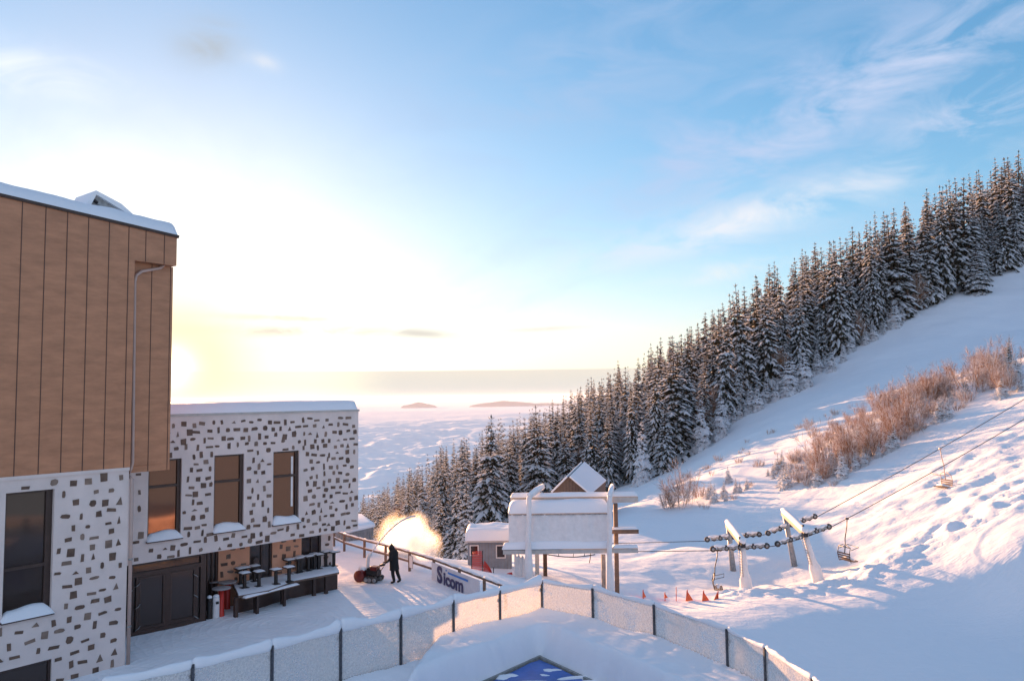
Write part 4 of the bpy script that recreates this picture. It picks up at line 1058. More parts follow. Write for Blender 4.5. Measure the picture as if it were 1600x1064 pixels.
for i in range(74):   # small snow plastered firs in the thicket
    px = rnd.choice([rnd.uniform(1260, 1420), rnd.uniform(1420, 1600), rnd.uniform(1100, 1270)]); Y = interp(band, px, 2) + rnd.uniform(-6, 3)
    x = atY(px, 650, Y).x; spruce(x, Y, rnd.uniform(.9, 2.9), 6, 'small snow smothered young fir at the lower rim of the thicket', 'young firs of the thicket rim', 'young_fir', None, None, 1.25)
for i in range(40):   # saplings along the upper forest edge
    px = rnd.uniform(1120, 1420); Y = interp(EDGE, px, 2) - rnd.uniform(.5, 4)
    x = atY(px, 600, Y).x; spruce(x, Y, rnd.uniform(1.8, 7.0), 6, 'white plastered sapling along the upper forest edge', 'white saplings of the upper forest edge', 'young_fir', None, None, 1.2)
for i, (px, d) in enumerate([(905, 190), (940, 200), (925, 215), (880, 200), (990, 160), (1060, 150), (1085, 152), (1065, 154), (1110, 156), (860, 225), (955, 190), (1020, 160), (835, 210), (1440, 190), (1430, 188), (620, 200), (655, 185), (690, 210), (735, 200), (780, 190), (815, 185), (600, 230), (865, 180), (912, 160), (935, 158), (948, 165), (992, 158), (1055, 152), (1072, 153), (1090, 158), (1118, 160), (1046, 165), (870, 165), (760, 170), (1138, 165), (1345, 176), (1155, 160), (1210, 164), (1222, 163)]):
    x = atY(px, 600, d).x; o = bpy.data.objects.new('bare_tree', BT); scene.collection.objects.link(o)
    o.location = (x, d, gz(x, d)); s = rnd.uniform(.8, 1.25); o.scale = (s, s, s); o.rotation_euler = (0, 0, rnd.uniform(0, 6.28))
    tag(o, 'reddish brown bare deciduous tree between the spruces', 'tree', 'bare deciduous trees among the spruces')

# ------------------------------------------------------------------ clear fence round the covered pool
DZ = .4
left_px = [(846, 905), (780.5, 920), (708, 934.5), (626, 957), (532, 977), (425, 1005), (301, 1034), (160, 1064)]
right_px = [(846, 905), (926, 917), (1022, 942), (1136, 980), (1195.5, 1009), (1269, 1057), (1340, 1108)]
def fence_run(name, label, seq, capr, seed, capside):
    t = thing(name, (*(FT(*seq[0]).xy), DZ), label, 'fence', 'clear panel fence round the covered pool')
    P_ = [FT(a, b) for a, b in seq]
    rr_ = random.Random(seed)
    for i, p in enumerate(P_):
        if i == 0 and capside < 0: continue
        d = (P_[min(i + 1, len(P_) - 1)] - P_[max(i - 1, 0)]).normalized(); n = Vector((d.y, -d.x, 0)) * capside
        m1 = MB(); m1.box((p.x, p.y, (fz - .04 + DZ) / 2), (.032, .045, (fz - .04 - DZ) / 2), POSTM, d, n, Zu); ps = m1.obj('post', t)
        for zc in (fz - .35,):
            m1 = MB(); m1.box((p.x + n.x * .05, p.y + n.y * .05, zc), (.075, .02, .05), RUST, d, n, Zu); m1.tube([Vector((p.x, p.y, zc)) + n * .06 - d * .05, Vector((p.x, p.y, zc)) + n * .11 - d * .05], .018, GALV, 6); m1.tube([Vector((p.x, p.y, zc)) + n * .06 + d * .05, Vector((p.x, p.y, zc)) + n * .11 + d * .05], .018, GALV, 6); m1.obj('clamp', ps)
    for i in range(len(P_) - 1):
        a, b = P_[i], P_[i + 1]; d = (b - a).normalized(); n = Vector((d.y, -d.x, 0)) * capside
        L = (b - a).length
        m1 = MB(); m1.box(((a.x + b.x) / 2, (a.y + b.y) / 2, (fz - .10 + DZ) / 2 + .05), (L / 2 - .045, .006, (fz - .10 - DZ) / 2 - .03), PANEL, d, n, Zu); m1.obj('panel', t)
        # lumpy cornice of snow lying on the panel, sagging between the posts
        N2 = 30; pts_, rads = [], []
        V = []; K2 = 12
        for k in range(N2 + 1):
            s = k / N2; p = a.lerp(b, s)
            sag = -.10 * math.sin(math.pi * s) * rr_.uniform(.95, 1.05)
            nz_ = float(fbm(np.array([p.x * 1.3 + seed]), np.array([p.y * 1.3]), seed, 3)[0])
            rv = capr * (1 + .38 * nz_) * (.80 + .20 * math.cos(2 * math.pi * s)) * (.97 if 0 < k < N2 else .55)
            cpt = Vector((p.x, p.y, fz - .01 + sag * .6 + .05 * nz_)) + n * .03
            for q in range(K2):
                an = 2 * math.pi * q / K2; ca, sa = math.cos(an), math.sin(an)
                V.append(cpt + n * ca * rv * .75 + Zu * (sa * rv * (1.0 if sa > 0 else 1.15)))
        Fq = [(k * K2 + q, k * K2 + (q + 1) % K2, (k + 1) * K2 + (q + 1) % K2, (k + 1) * K2 + q) for k in range(N2) for q in range(K2)]
        Fq += [tuple(range(K2 - 1, -1, -1)), tuple(N2 * K2 + q for q in range(K2))]
        m1 = MB(); m1.add(V, Fq, SNOW, True); m1.obj('snow_ridge', t)
    return P_
PL = fence_run('panel_fence', 'straight run of frosted fence panels with thick snow on top, left of the corner', left_px, .155, 3, 1)
PR = fence_run('panel_fence', 'curved run of frosted fence panels with thin snow on top, right of the corner', right_px, .085, 8, -1)
# deck with its snow bank and the blue cover
kc = atZ(843, 1028, DZ + .05); ka = atZ(740, 1075, DZ + .05); kb = atZ(960, 1083, DZ + .05)
ea = Vector((ka.x - kc.x, ka.y - kc.y, 0)).normalized(); eb = Vector((kb.x - kc.x, kb.y - kc.y, 0)).normalized()
K0 = Vector((kc.x, kc.y, 0))
fence_poly = [(p.x, p.y) for p in reversed(PL)] + [(p.x, p.y) for p in PR[1:]]
x0, x1, y0, y1 = -11.5, 9.5, 12.5, 27.6
NX, NY = 330, 240
gx, gy = np.meshgrid(np.linspace(x0, x1, NX), np.linspace(y0, y1, NY), indexing='ij')
# distance inside the fence
fd = np.full(gx.shape, 1e9)
for i in range(len(fence_poly) - 1):
    ax, ay = fence_poly[i]; bx, by = fence_poly[i + 1]; ex, ey = bx - ax, by - ay
    t = np.clip(((gx - ax) * ex + (gy - ay) * ey) / (ex * ex + ey * ey), 0, 1)
    fd = np.minimum(fd, np.hypot(gx - ax - t * ex, gy - ay - t * ey))
pool = [(K0.x, K0.y), tuple((K0 + eb * 9).xy), tuple((K0 + ea * 9 + eb * 9).xy), tuple((K0 + ea * 9).xy)]
pd_ = sdist(gx, gy, pool) + .06 * fbm(gx / .55, gy / .55, 77, 3)
inside = -sdist(gx, gy, fence_poly + [(9.0, 5), (-20, 5), (-20, PL[-1].y)])
bank_h = .98 * sstep((pd_ - .02) / .55) ** .55 * (1 + .10 * fbm(gx / 1.2, gy / 1.2, 71, 3))
mx_ = atZ(664, 1010, 1.2)   # left end of the high mound
left_t = sstep((gx - (mx_.x - .1) - .15 * (gy - mx_.y)) / .5)
hgt_ = bank_h * left_t + (.14 + .34 * np.exp(-(fd / 1.2) ** 2) + .06 * fbm(gx / .9, gy / .9, 75, 3)) * (1 - left_t)
crest = np.exp(-(fd / .5) ** 2) * .06
dz_ = DZ + (hgt_ + crest) * sstep((pd_ + .02) / .12)
keep = (inside > -.01) & (pd_ > -.12)
idx = grid_faces(NX, NY)
kf = keep.ravel()[idx].all(1)
dzv = np.where(pd_ < 0, DZ + .03, dz_)
mesh_ = np_mesh('snow_bank', np.stack([gx.ravel(), gy.ravel(), dzv.ravel()], 1), idx[kf][:, ::-1], [SNOW])
tag(link('snow_bank', mesh_), kind='structure')
m1 = MB()
base_poly = [(p[0], p[1]) for p in fence_poly] + [(9.0, 8), (-14, 8)]
m1.add([(a, b, DZ) for a, b in base_poly] + [(a, b, -.5) for a, b in base_poly], [tuple(range(len(base_poly) - 1, -1, -1))] + [(i, (i + 1) % len(base_poly), (i + 1) % len(base_poly) + len(base_poly), i + len(base_poly)) for i in range(len(base_poly))], CURB)
tag(m1.obj('deck_slab'), kind='structure')
cv = thing('pool_cover', (K0.x, K0.y, DZ), 'blue tarpaulin cover with patches of snow in its stone kerb', 'pool cover')
m1 = MB(); c0 = K0 + ea * .12 + eb * .12 + Zu * (DZ + .09)
NN = 40; V = []
for i in range(NN):
    for j in range(NN):
        p = c0 + ea * (8 * i / (NN - 1)) + eb * (8 * j / (NN - 1)); V.append((p.x, p.y, p.z + .05 * float(fbm(np.array([p.x]), np.array([p.y]), 81, 3)[0])))
m1.add(V, [tuple(f) for f in grid_faces(NN, NN).tolist()], BLUE, True); m1.obj('cover', cv)
for e1, e2 in ((ea, eb), (eb, ea)):
    m1 = MB(); m1.box(K0 + e1 * 4 + e2 * .02 + Zu * (DZ + .06), (4.04 if e1 is ea else 4.0, .04, .08 if e1 is ea else .078), CURB, e1, Zu.cross(e1), Zu); m1.obj('kerb', cv)
for i, (px, py, sx_, sy_) in enumerate([(790, 1056, .30, .22), (862, 1046, .24, .14), (850, 1053, .14, .08), (826, 1040, .12, .05), (905, 1058, .45, .10), (835, 1066, .5, .15), (925, 1065, .35, .12), (880, 1070, .3, .12)]):
    p = atZ(px, py, DZ + .1); m1 = MB(); V = []; n, k = 22, 6
    for j in range(k):
        f_ = j / (k - 1)
        for q in range(n):
            a = 2 * math.pi * q / n; rr2 = math.cos(f_ * math.pi / 2) * (1 + .30 * math.sin(2 * a + i * 1.7) + .2 * math.sin(3 * a + i) + .1 * math.sin(7 * a + 2 * i))
            V.append((p.x + math.cos(a) * sx_ * rr2, p.y + math.sin(a) * sy_ * rr2, DZ + .06 + .09 * math.sin(f_ * math.pi / 2) * min(1, sx_ * 3)))
    m1.add(V, [(j * n + q, j * n + (q + 1) % n, (j + 1) * n + (q + 1) % n, (j + 1) * n + q) for j in range(k - 1) for q in range(n)], SNOW, True); m1.obj('snow_patch', cv)

# ------------------------------------------------------------------ timber rail fence and banner
rp = [(522, 853), (538, 861), (569.5, 871), (602.6, 880), (640, 892), (678, 905), (718, 922), (757, 939), (790, 953)]
rf = thing('rail_fence', atZ(602, 880, 0), 'weathered timber rail fence with snowy rails at the edge of the courtyard', 'fence')
RPt = [atZ(a, b, 0) for a, b in rp]
for i, p in enumerate(RPt):
    m1 = MB(); m1.box((p.x, p.y, .42), (.05, .05, .52), WOOD, Vector((1, -.6, 0)), Vector((.6, 1, 0)), Zu); m1.obj('post', rf)
for i in range(len(RPt) - 1):
    a, b = RPt[i], RPt[i + 1]
    for z, hh in ((.93, .10), (.48, .10)):
        if z < .9 and i >= 5: continue
        m1 = MB(); m1.bar(a + Zu * z, b + Zu * z, .07, hh, WOOD); m1.obj('rail', rf)
        m1 = MB(); r_ = .055 if z > .9 else .03
        m1.tube([a.lerp(b, k / 8) + Zu * (z + hh / 2 + r_ * .3 + .012 * math.sin(k * 2 + i)) for k in range(9)], [r_ * (1 + .2 * math.sin(k * 1.7 + i)) for k in range(9)], SNOW, 8, flat=.7); m1.obj('rail_snow', rf)
# banner with lettering
bn_a, bn_b = RPt[5], RPt[8]
bdir = (RPt[7] - RPt[5]); bdir.z = 0; bdir.normalize(); bnrm = Vector((bdir.y, -bdir.x, 0))
if bnrm.dot(-RPt[5].xy.to_3d()) < 0: bnrm = -bnrm
ban = thing('banner', RPt[5], 'pale advertising banner with big dark lettering and a blue bar on the rail fence', 'banner')
m1 = MB(); L = 4.6; NB = 40; V = []
o_ = RPt[5] + bnrm * .12
for i in range(NB + 1):
    for j in range(9):
        u = L * i / NB; z = -.10 + .94 * j / 8; p = o_ + bdir * u + bnrm * (.012 * math.sin(u * 5) * (1 - j / 8)); V.append((p.x, p.y, z))
m1.add(V, [tuple(f) for f in grid_faces(NB + 1, 9).tolist()], BANNER, True)
# thickness
V2 = [Vector(v) - bnrm * .006 for v in V]; m1.add(V2, [tuple(reversed(f)) for f in grid_faces(NB + 1, 9).tolist()], BANNER, True)
m1.obj('cloth', ban)
def text_mesh(body, size, origin, ux, uz, nrm, m, name, parent, bold=.012, shear=0.0, ext=.004, sx=1.0):
    cu_ = bpy.data.curves.new(name, 'FONT'); cu_.body = body; cu_.size = size; cu_.offset = bold * size; cu_.extrude = ext; cu_.shear = shear
    to = bpy.data.objects.new('t', cu_); scene.collection.objects.link(to)
    dg = bpy.context.evaluated_depsgraph_get(); me = bpy.data.meshes.new_from_object(to.evaluated_get(dg))
    bpy.data.objects.remove(to)
    M = Matrix(((ux.x * sx, uz.x, nrm.x, origin.x), (ux.y * sx, uz.y, nrm.y, origin.y), (ux.z * sx, uz.z, nrm.z, origin.z), (0, 0, 0, 1)))
    me.transform(M); me.materials.clear(); me.materials.append(m)
    for pl in me.polygons: pl.material_index = 0
    return link(name, me, parent)
txo = o_ + bdir * .62 + bnrm * .024 + Zu * .06
text_mesh('S', 1.02, txo, bdir, Zu, bnrm, NAVY, 'lettering', ban, .04, sx=1.1)
text_mesh('icom', .80, txo + bdir * .64 - Zu * .01, bdir, Zu, bnrm, NAVY, 'lettering', ban, .035, sx=1.22)
m1 = MB(); m1.box(txo + bdir * 2.05 + Zu * .58, (.95, .004, .045), PBLUE, bdir, bnrm, Zu); m1.box(txo + bdir * .93 + Zu * .66, (.05, .004, .035), PBLUE, bdir, bnrm, Zu); m1.obj('blue_bar', ban)
nt_ = thing('notice_board', RPt[4], 'small pale notice hung on the rail fence beside the operator', 'notice')
p = RPt[4] + (RPt[5] - RPt[4]).normalized() * .28 + bnrm * .07
m1 = MB(); m1.box((p.x, p.y, .50), (.20, .008, .30), GREYWOOD, bdir, bnrm, Zu); m1.obj('backing', nt_)
m1 = MB(); m1.box((p.x + bnrm.x * .012, p.y + bnrm.y * .012, .50), (.18, .004, .28), BANNER, bdir, bnrm, Zu); m1.obj('sheet', nt_)
# boarded shed by the wing
sa = atY(519, 850, 49); sb = atY(571, 862, 47.0)
shd = thing('boarded_shed', ((sa.x + sb.x) / 2, 48, 0), 'low boarded shed with a snowy flat roof behind the wing', 'shed')
q_ = [Vector((sa.x - 2, 50.5, 0)), Vector((sa.x + 1.2, 48.2, 0)), Vector((sb.x - .1, 50.2, 0)), Vector((sb.x - 1.6, 54, 0)), Vector((sa.x - 2.5, 54, 0))]
zs_ = atY(545, 829, 49).z
m1 = MB(); n = len(q_)
m1.add([p - Zu * 1.5 for p in q_] + [p + Zu * zs_ for p in q_], [(i, (i + 1) % n, (i + 1) % n + n, i + n) for i in range(n)] + [tuple(range(n, 2 * n))], GREYWOOD)
for i in (0, 1):
    a, b = q_[i], q_[i + 1]; d = (b - a); L = d.length; d.normalize(); nn = Vector((d.y, -d.x, 0)); k = int(L / .2)
    for j in range(k): m1.box(a + d * (j + .5) * L / k + nn * .012 + Zu * (zs_ / 2 - .2), (.075, .012, zs_ / 2), GREYWOOD, d, nn, Zu)
m1.obj('walls', shd)
m1 = MB(); cen = sum(q_, Vector()) / n; prof = [(1.03, .02), (1.06, .10), (1.05, .22), (1.0, .30), (.9, .34)]
V = []
for s, z in prof: V += [cen + (p - cen) * s + Zu * (zs_ + z) for p in q_]
m1.add(V, [(j * n + i, j * n + (i + 1) % n, (j + 1) * n + (i + 1) % n, (j + 1) * n + i) for j in range(len(prof) - 1) for i in range(n)] + [tuple((len(prof) - 1) * n + i for i in range(n)), tuple(range(n - 1, -1, -1))], SNOW, True)
m1.obj('roof_snow', shd)

# ------------------------------------------------------------------ hut, cabin, netting
def quad_house():
    hd = 54.0
    a = atY(731, 892, hd); b = atY(800, 898, hd); t = atY(765, 846, hd).z; gzv = min(gz(a.x, hd), gz(b.x, hd)) - .3
    h = thing('lift_hut', ((a.x + b.x) / 2, hd, gzv), 'small blue grey boarded hut with a thick snow roof left of the billboard', 'hut')
    m1 = MB(); m1.box(((a.x + b.x) / 2, hd + 1.3, (gzv + t) / 2), ((b.x - a.x) / 2, 1.3, (t - gzv) / 2), BLUEGREY)
    for k in range(14): m1.box((a.x + .12 + k * (b.x - a.x - .2) / 13, hd - .006, (gzv + t) / 2), (.012, .012, (t - gzv) / 2), GREYWOOD)
    m1.obj('walls', h)
    for (p1, p2, q1, q2) in ((775, 790, 851, 872), (734, 748, 851, 868)):
        c, d = atY(p1, q2, hd - .03), atY(p2, q1, hd - .03); w = MB()
        for (xa, xb, za, zb2) in ((c.x, c.x + .07, c.z, d.z), (d.x - .07, d.x, c.z, d.z), (c.x + .07, d.x - .07, d.z - .07, d.z), (c.x + .07, d.x - .07, c.z, c.z + .07)):
            w.box(((xa + xb) / 2, hd - .04, (za + zb2) / 2), ((xb - xa) / 2, .03, (zb2 - za) / 2), FROSTED)
        wo = w.obj('window', h); g = MB(); g.box(((c.x + d.x) / 2, hd - .025, (c.z + d.z) / 2), ((d.x - c.x) / 2 - .03, .006, (d.z - c.z) / 2 - .03), GLASSD); g.obj('pane', wo)
    r_ = MB(); r_.box(((a.x + b.x) / 2, hd + 1.25, t + .06), ((b.x - a.x) / 2 + .2, 1.55, .06), BEAMY); r_.obj('roof', h)
    e = .2
    snow_slab('roof_snow', h, [(a.x - e, hd - .3, t + .12), (b.x + e, hd - .3, t + .12), (b.x + e, hd + 2.8, t + .12), (a.x - e, hd + 2.8, t + .12)], .75, nx=40, ny=24, rnd_=.35, amp=.04, seed=5)
quad_house()
cab = thing('gabled_cabin', atY(900, 800, 97), 'brown gabled cabin with a steep snow roof behind the billboard', 'cabin')
CD = 96.0; ap = atY(888, 746, CD); el_ = atY(863, 771, CD); er = atY(921, 774, CD + .3); ap2 = atY(911, 723, CD + 10); er2 = atY(946, 752.5, CD + 10.5)
el2 = el_ + (ap2 - ap)
m1 = MB(); gzc = gz(ap.x, CD) - 1
def dn(p): return Vector((p.x, p.y, gzc))
inn = Vector((0, .25, 0))
m1.add([el_ + inn, ap + inn, er + inn, dn(er) + inn, dn(el_) + inn], [(0, 4, 3, 2, 1)], WOOD)
m1.add([er + inn, er2, dn(er2), dn(er) + inn], [(0, 3, 2, 1)], WOOD); m1.add([el_ + inn, el2, dn(el2), dn(el_) + inn], [(0, 1, 2, 3)], WOOD)
for k in range(12):
    x = el_.x + (er.x - el_.x) * (k + .5) / 12
    zt_ = (el_.z + (ap.z - el_.z) * (x - el_.x) / (ap.x - el_.x)) if x < ap.x else (ap.z + (er.z - ap.z) * (x - ap.x) / (er.x - ap.x))
    m1.box((x, CD + .235, (zt_ + gzc) / 2 - .1), (.018, .012, (zt_ - gzc) / 2 - .1), BROWN)
m1.obj('walls', cab)
for nm, (a, b, c, d) in (('roof', (ap, er, er2, ap2)), ('roof', (ap, ap2, el2, el_))):
    nn = (b - a).cross(d - a).normalized(); nn = nn if nn.z > 0 else -nn
    m1 = MB(); V = [a, b, c, d] + [p + nn * .08 for p in (a, b, c, d)]
    fs = [(0, 1, 2, 3), (7, 6, 5, 4), (0, 4, 5, 1), (1, 5, 6, 2), (2, 6, 7, 3), (3, 7, 4, 0)]; m1.add(V, fs, WOOD); ro = m1.obj(nm, cab)
    m1 = MB(); V = [p + nn * .082 for p in (a, b, c, d)] + [p + nn * .30 for p in (a, b, c, d)]; m1.add(V, fs, SNOW); so = m1.obj('roof_snow', ro)
    bv = so.modifiers.new('round', 'BEVEL'); bv.width = .1; bv.segments = 3
net = thing('safety_net', atY(745, 890, 52.5), 'bright red safety netting strung in the snow before the hut', 'netting')
def netquad(pl, D, name='net_panel', m=RED):
    m1 = MB(); P4 = [atY(a, b, D + i * .15) for i, (a, b) in enumerate(pl)]
    nu, nv = 11, 11
    for i in range(nu + 1):
        a = P4[0].lerp(P4[1], i / nu); b = P4[3].lerp(P4[2], i / nu); m1.tube([a, a.lerp(b, .5) + Vector((0, .05, 0)), b], .017, m, 4)
    for j in range(nv + 1):
        a = P4[0].lerp(P4[3], j / nv); b = P4[1].lerp(P4[2], j / nv); m1.tube([a, a.lerp(b, .5) + Vector((0, .05, 0)), b], .017, m, 4)
    m1.obj(name, net)
netquad([(736, 893), (757, 896), (752, 861), (738, 862)], 51.5); netquad([(755, 896), (772, 903), (766, 888), (757, 876)], 51.3)
netquad([(793, 905), (802, 906), (800, 894), (792, 896)], 50.9); 
for px, y0_, y1_ in ((737, 858, 893), (754, 860, 896), (771, 886, 903)):
    m1 = MB(); a = atY(px, y1_, 51.4); b = atY(px, y0_, 51.4); m1.tube([a, b], .03, DARK, 6); m1.obj('stake', net)
# snow plastered board
sp1 = thing('snowy_board', atY(816, 905, 50.5), 'upright board plastered with blue white snow left of the billboard post', 'board')
m1 = MB(); a = atY(804, 912, 50.5); b = atY(827, 912, 50.5); t1 = atY(806, 867, 50.5).z; V = []
n = 14
for s in (0, 1):
    for i in range(n):
        x = a.x + (b.x - a.x) * i / (n - 1); V.append((x, 50.5 + s * .25 + .03 * math.sin(i * 1.3), a.z - .5)); V.append((x, 50.5 + s * .25 + .04 * math.sin(i * 2.1), t1 + .12 * math.sin(i * 1.9) - .02 * i))
fs = []
for i in range(n - 1): fs += [(2 * i, 2 * i + 2, 2 * i + 3, 2 * i + 1), (2 * n + 2 * i, 2 * n + 2 * i + 1, 2 * n + 2 * i + 3, 2 * n + 2 * i + 2), (2 * i + 1, 2 * i + 3, 2 * n + 2 * i + 3, 2 * n + 2 * i + 1)]
fs += [(0, 1, 2 * n + 1, 2 * n), (2 * n - 2, 4 * n - 2, 4 * n - 1, 2 * n - 1)]
m1.add(V, fs, FROSTED); m1.obj('board', sp1)

# ------------------------------------------------------------------ billboard
BD = 50.0
bbp = atY(953, 922, BD)
bb = thing('billboard', (bbp.x, BD, bbp.z), 'large snow plastered billboard on two bent white posts behind the clear fence', 'billboard')
def bx(px0, px1, py0, py1, D, dep, m, name, parent=bb, slope=0, bev=0.0, seg=3):
    a = atY(px0, py1, D); b = atY(px1, py0, D); c = (a + b) / 2
    m1 = MB(); m1.box((c.x, D + dep / 2, c.z), ((b.x - a.x) / 2, dep / 2, (b.z - a.z) / 2), m); o = m1.obj(name, parent)
    if bev: q = o.modifiers.new('bevel', 'BEVEL'); q.width = bev; q.segments = seg
    return o
# panel with draped snow (wavy front)
a = atY(795, 850, BD); b = atY(953, 784, BD); m1 = MB(); nu, nv = 80, 26; V = []
for i in range(nu):
    for j in range(nv):
        x = a.x + (b.x - a.x) * i / (nu - 1); z = a.z - .05 + (atY(870, 803, BD).z - a.z + .05) * j / (nv - 1)
        V.append((x, BD - .02 + .035 * math.sin(x * 9) * (j / nv) + .05 * float(fbm(np.array([x * 2.]), np.array([z * .7]), 91, 3)[0]) - .28 * (1 - j / (nv - 1)) ** 4, z))
m1.add(V, [tuple(f) for f in grid_faces(nu, nv).tolist()], FROSTED, True)
m1.box(((a.x + b.x) / 2, BD + .16, (a.z + atY(870, 803, BD).z) / 2), ((b.x - a.x) / 2, .1, (atY(870, 803, BD).z - a.z) / 2), BEAMY)
m1.obj('panel', bb)
bx(794, 954, 802, 805.5, BD - .06, .35, GALV, 'ledge')
# drip fringe below the ledge
m1 = MB()
for k in range(60):
    x = atY(797 + k * 2.6, 806, BD - .07).x; zt_ = atY(870, 805.5, BD).z; l_ = rnd.uniform(.03, .12)
    m1.lathe((x, BD - .03, zt_ - l_), [(.004, 0), (.018, l_)], SNOW, 5)
m1.obj('icicle_fringe', bb)
zl = atY(870, 801.5, BD - .06).z
xa, xb = atY(794, 800, BD).x, atY(953, 800, BD).x
snow_slab('snow_cushion', bb, [(xa, BD - .1, zl), (xb, BD - .1, zl), (xb, BD + 1.5, zl), (xa, BD + 1.5, zl)], .72, nx=60, ny=24, rnd_=.5, amp=.04, seed=12)
tb = bx(798, 997, 776, 787, BD + 1.5, .45, BEAMY, 'top_beam')
zb1_, xA, xB = atY(900, 776, BD + 1.5).z, atY(798, 776, BD + 1.5).x, atY(997, 776, BD + 1.5).x
snow_slab('beam_snow', tb, [(xA - .03, BD + 1.45, zb1_), (xB + .03, BD + 1.45, zb1_), (xB + .03, BD + 2.0, zb1_), (xA - .03, BD + 2.0, zb1_)], .26, nx=60, ny=12, rnd_=.2, amp=.05, seed=2)
lb = bx(786, 997, 857, 866, BD - .45, .5, BEAMY, 'lower_beam')
zb1_, xA, xB = atY(900, 857, BD - .45).z, atY(786, 857, BD - .45).x, atY(957, 857, BD - .45).x
snow_slab('beam_snow', lb, [(xA - .06, BD - .5, zb1_), (xB, BD - .5, zb1_), (xB, BD + .1, zb1_), (xA - .06, BD + .1, zb1_)], .42, nx=60, ny=12, rnd_=.3, amp=.05, seed=6)
xA = atY(957, 857, BD - .45).x; xB = atY(997, 857, BD - .45).x
snow_slab('beam_snow', lb, [(xA + .05, BD - .5, zb1_), (xB + .02, BD - .5, zb1_), (xB + .02, BD + .1, zb1_), (xA + .05, BD + .1, zb1_)], .16, nx=30, ny=12, rnd_=.2, amp=.05, seed=6)
mb2 = bx(955, 998, 827, 834, BD + .8, .4, WOOD, 'middle_beam')
z_, xA, xB = atY(970, 827, BD + .8).z, atY(955, 827, BD + .8).x, atY(998, 827, BD + .8).x
snow_slab('beam_snow', mb2, [(xA, BD + .75, z_), (xB, BD + .75, z_), (xB, BD + 1.25, z_), (xA, BD + 1.25, z_)], .13, nx=24, ny=10, rnd_=.15, amp=.05, seed=7)
# bent white posts
for px, pyb, tip in ((826.5, 905, (848, 757)), (953.5, 922, (956.5, 757))):
    base = atY(px, pyb, BD - .75); g_ = gz(base.x, base.y) - .4; elb = atY(px - (1 if px > 900 else 0), 776, BD - .75)
    arm = atY(tip[0], tip[1] + 4, BD + 2.6)
    m1 = MB(); m1.tube([Vector((base.x, base.y, g_)), Vector((base.x, base.y, g_ + 1.4)), Vector((base.x - .02, base.y, g_ + 2.6)), elb.lerp(base, .3), elb - Zu * .1, elb + (arm - elb) * .08, arm], [.27, .25, .17, .15, .16, .17, .15], FROSTED, 12)
    po = m1.obj('post', bb)
    m1 = MB(); m1.tube([elb + Zu * .12, elb.lerp(arm, .5) + Zu * .16, arm + Zu * .12], [.13, .15, .12], SNOW, 10); m1.obj('arm_snow', po)
for px, y0_, y1_, D, m_ in ((961.5, 786, 886, BD + 1.1, WOOD), (942.5, 866, 905, BD + 1.6, GREYWOOD), (839, 862, 900, BD + 1.6, BEAMY), (851.5, 864, 884, BD + 2.2, BARK)):
    a = atY(px, y0_, D); g_ = gz(a.x, D) - .3; m1 = MB(); m1.box((a.x, D, (a.z + g_) / 2), (.13, .13, (a.z - g_) / 2), m_); m1.obj('rear_post', bb)
m1 = MB(); pts_ = []
for k in range(14):
    s = k / 13; p = atY(855 + 75 * s, 866 + 4.0 * math.sin(math.pi * s), BD - .2); pts_.append(p)
m1.tube(pts_, .03, DARK, 6)
for k in (3, 7, 10): m1.tube([pts_[k], atY(855 + 75 * k / 13 + 1, 864, BD - .2)], .02, DARK, 5)
m1.obj('hanging_cable', bb)

# ------------------------------------------------------------------ chairlift
def rope(pts_, label):
    m1 = MB(); out = []
    for a, b in zip(pts_, pts_[1:]):
        n = 14; sag = (b - a).length * .006
        for k in range(n): s = k / n; out.append(a.lerp(b, s) - Zu * (sag * 4 * s * (1 - s)))
    out.append(pts_[-1]); m1.tube(out, .028, STEEL, 6); return tag(m1.obj('lift_rope'), label, 'cable', 'ropes of the chairlift')
near = [atY(520, 852, 96), atY(1112, 860, 56.6), atY(1158, 857, 56.2), atY(1200, 854, 56.0), atY(1213, 852, 56.0), atY(1256, 840, 56.2), atY(1297, 824, 56.6), atY(1600, 655, 61.5), atY(1720, 580, 64)]
farr = [atY(520, 846, 102), atY(1103, 845, 62), atY(1146, 841, 61.5), atY(1187, 836, 61.2), atY(1198, 834.5, 61.2), atY(1236, 822, 61.4), atY(1275, 808, 61.8), atY(1600, 624, 66.5), atY(1720, 550, 69)]
rope(near, 'nearer steel rope of the chairlift running over the near pulleys')
rope(farr, 'farther steel rope of the chairlift running over the far pulleys')
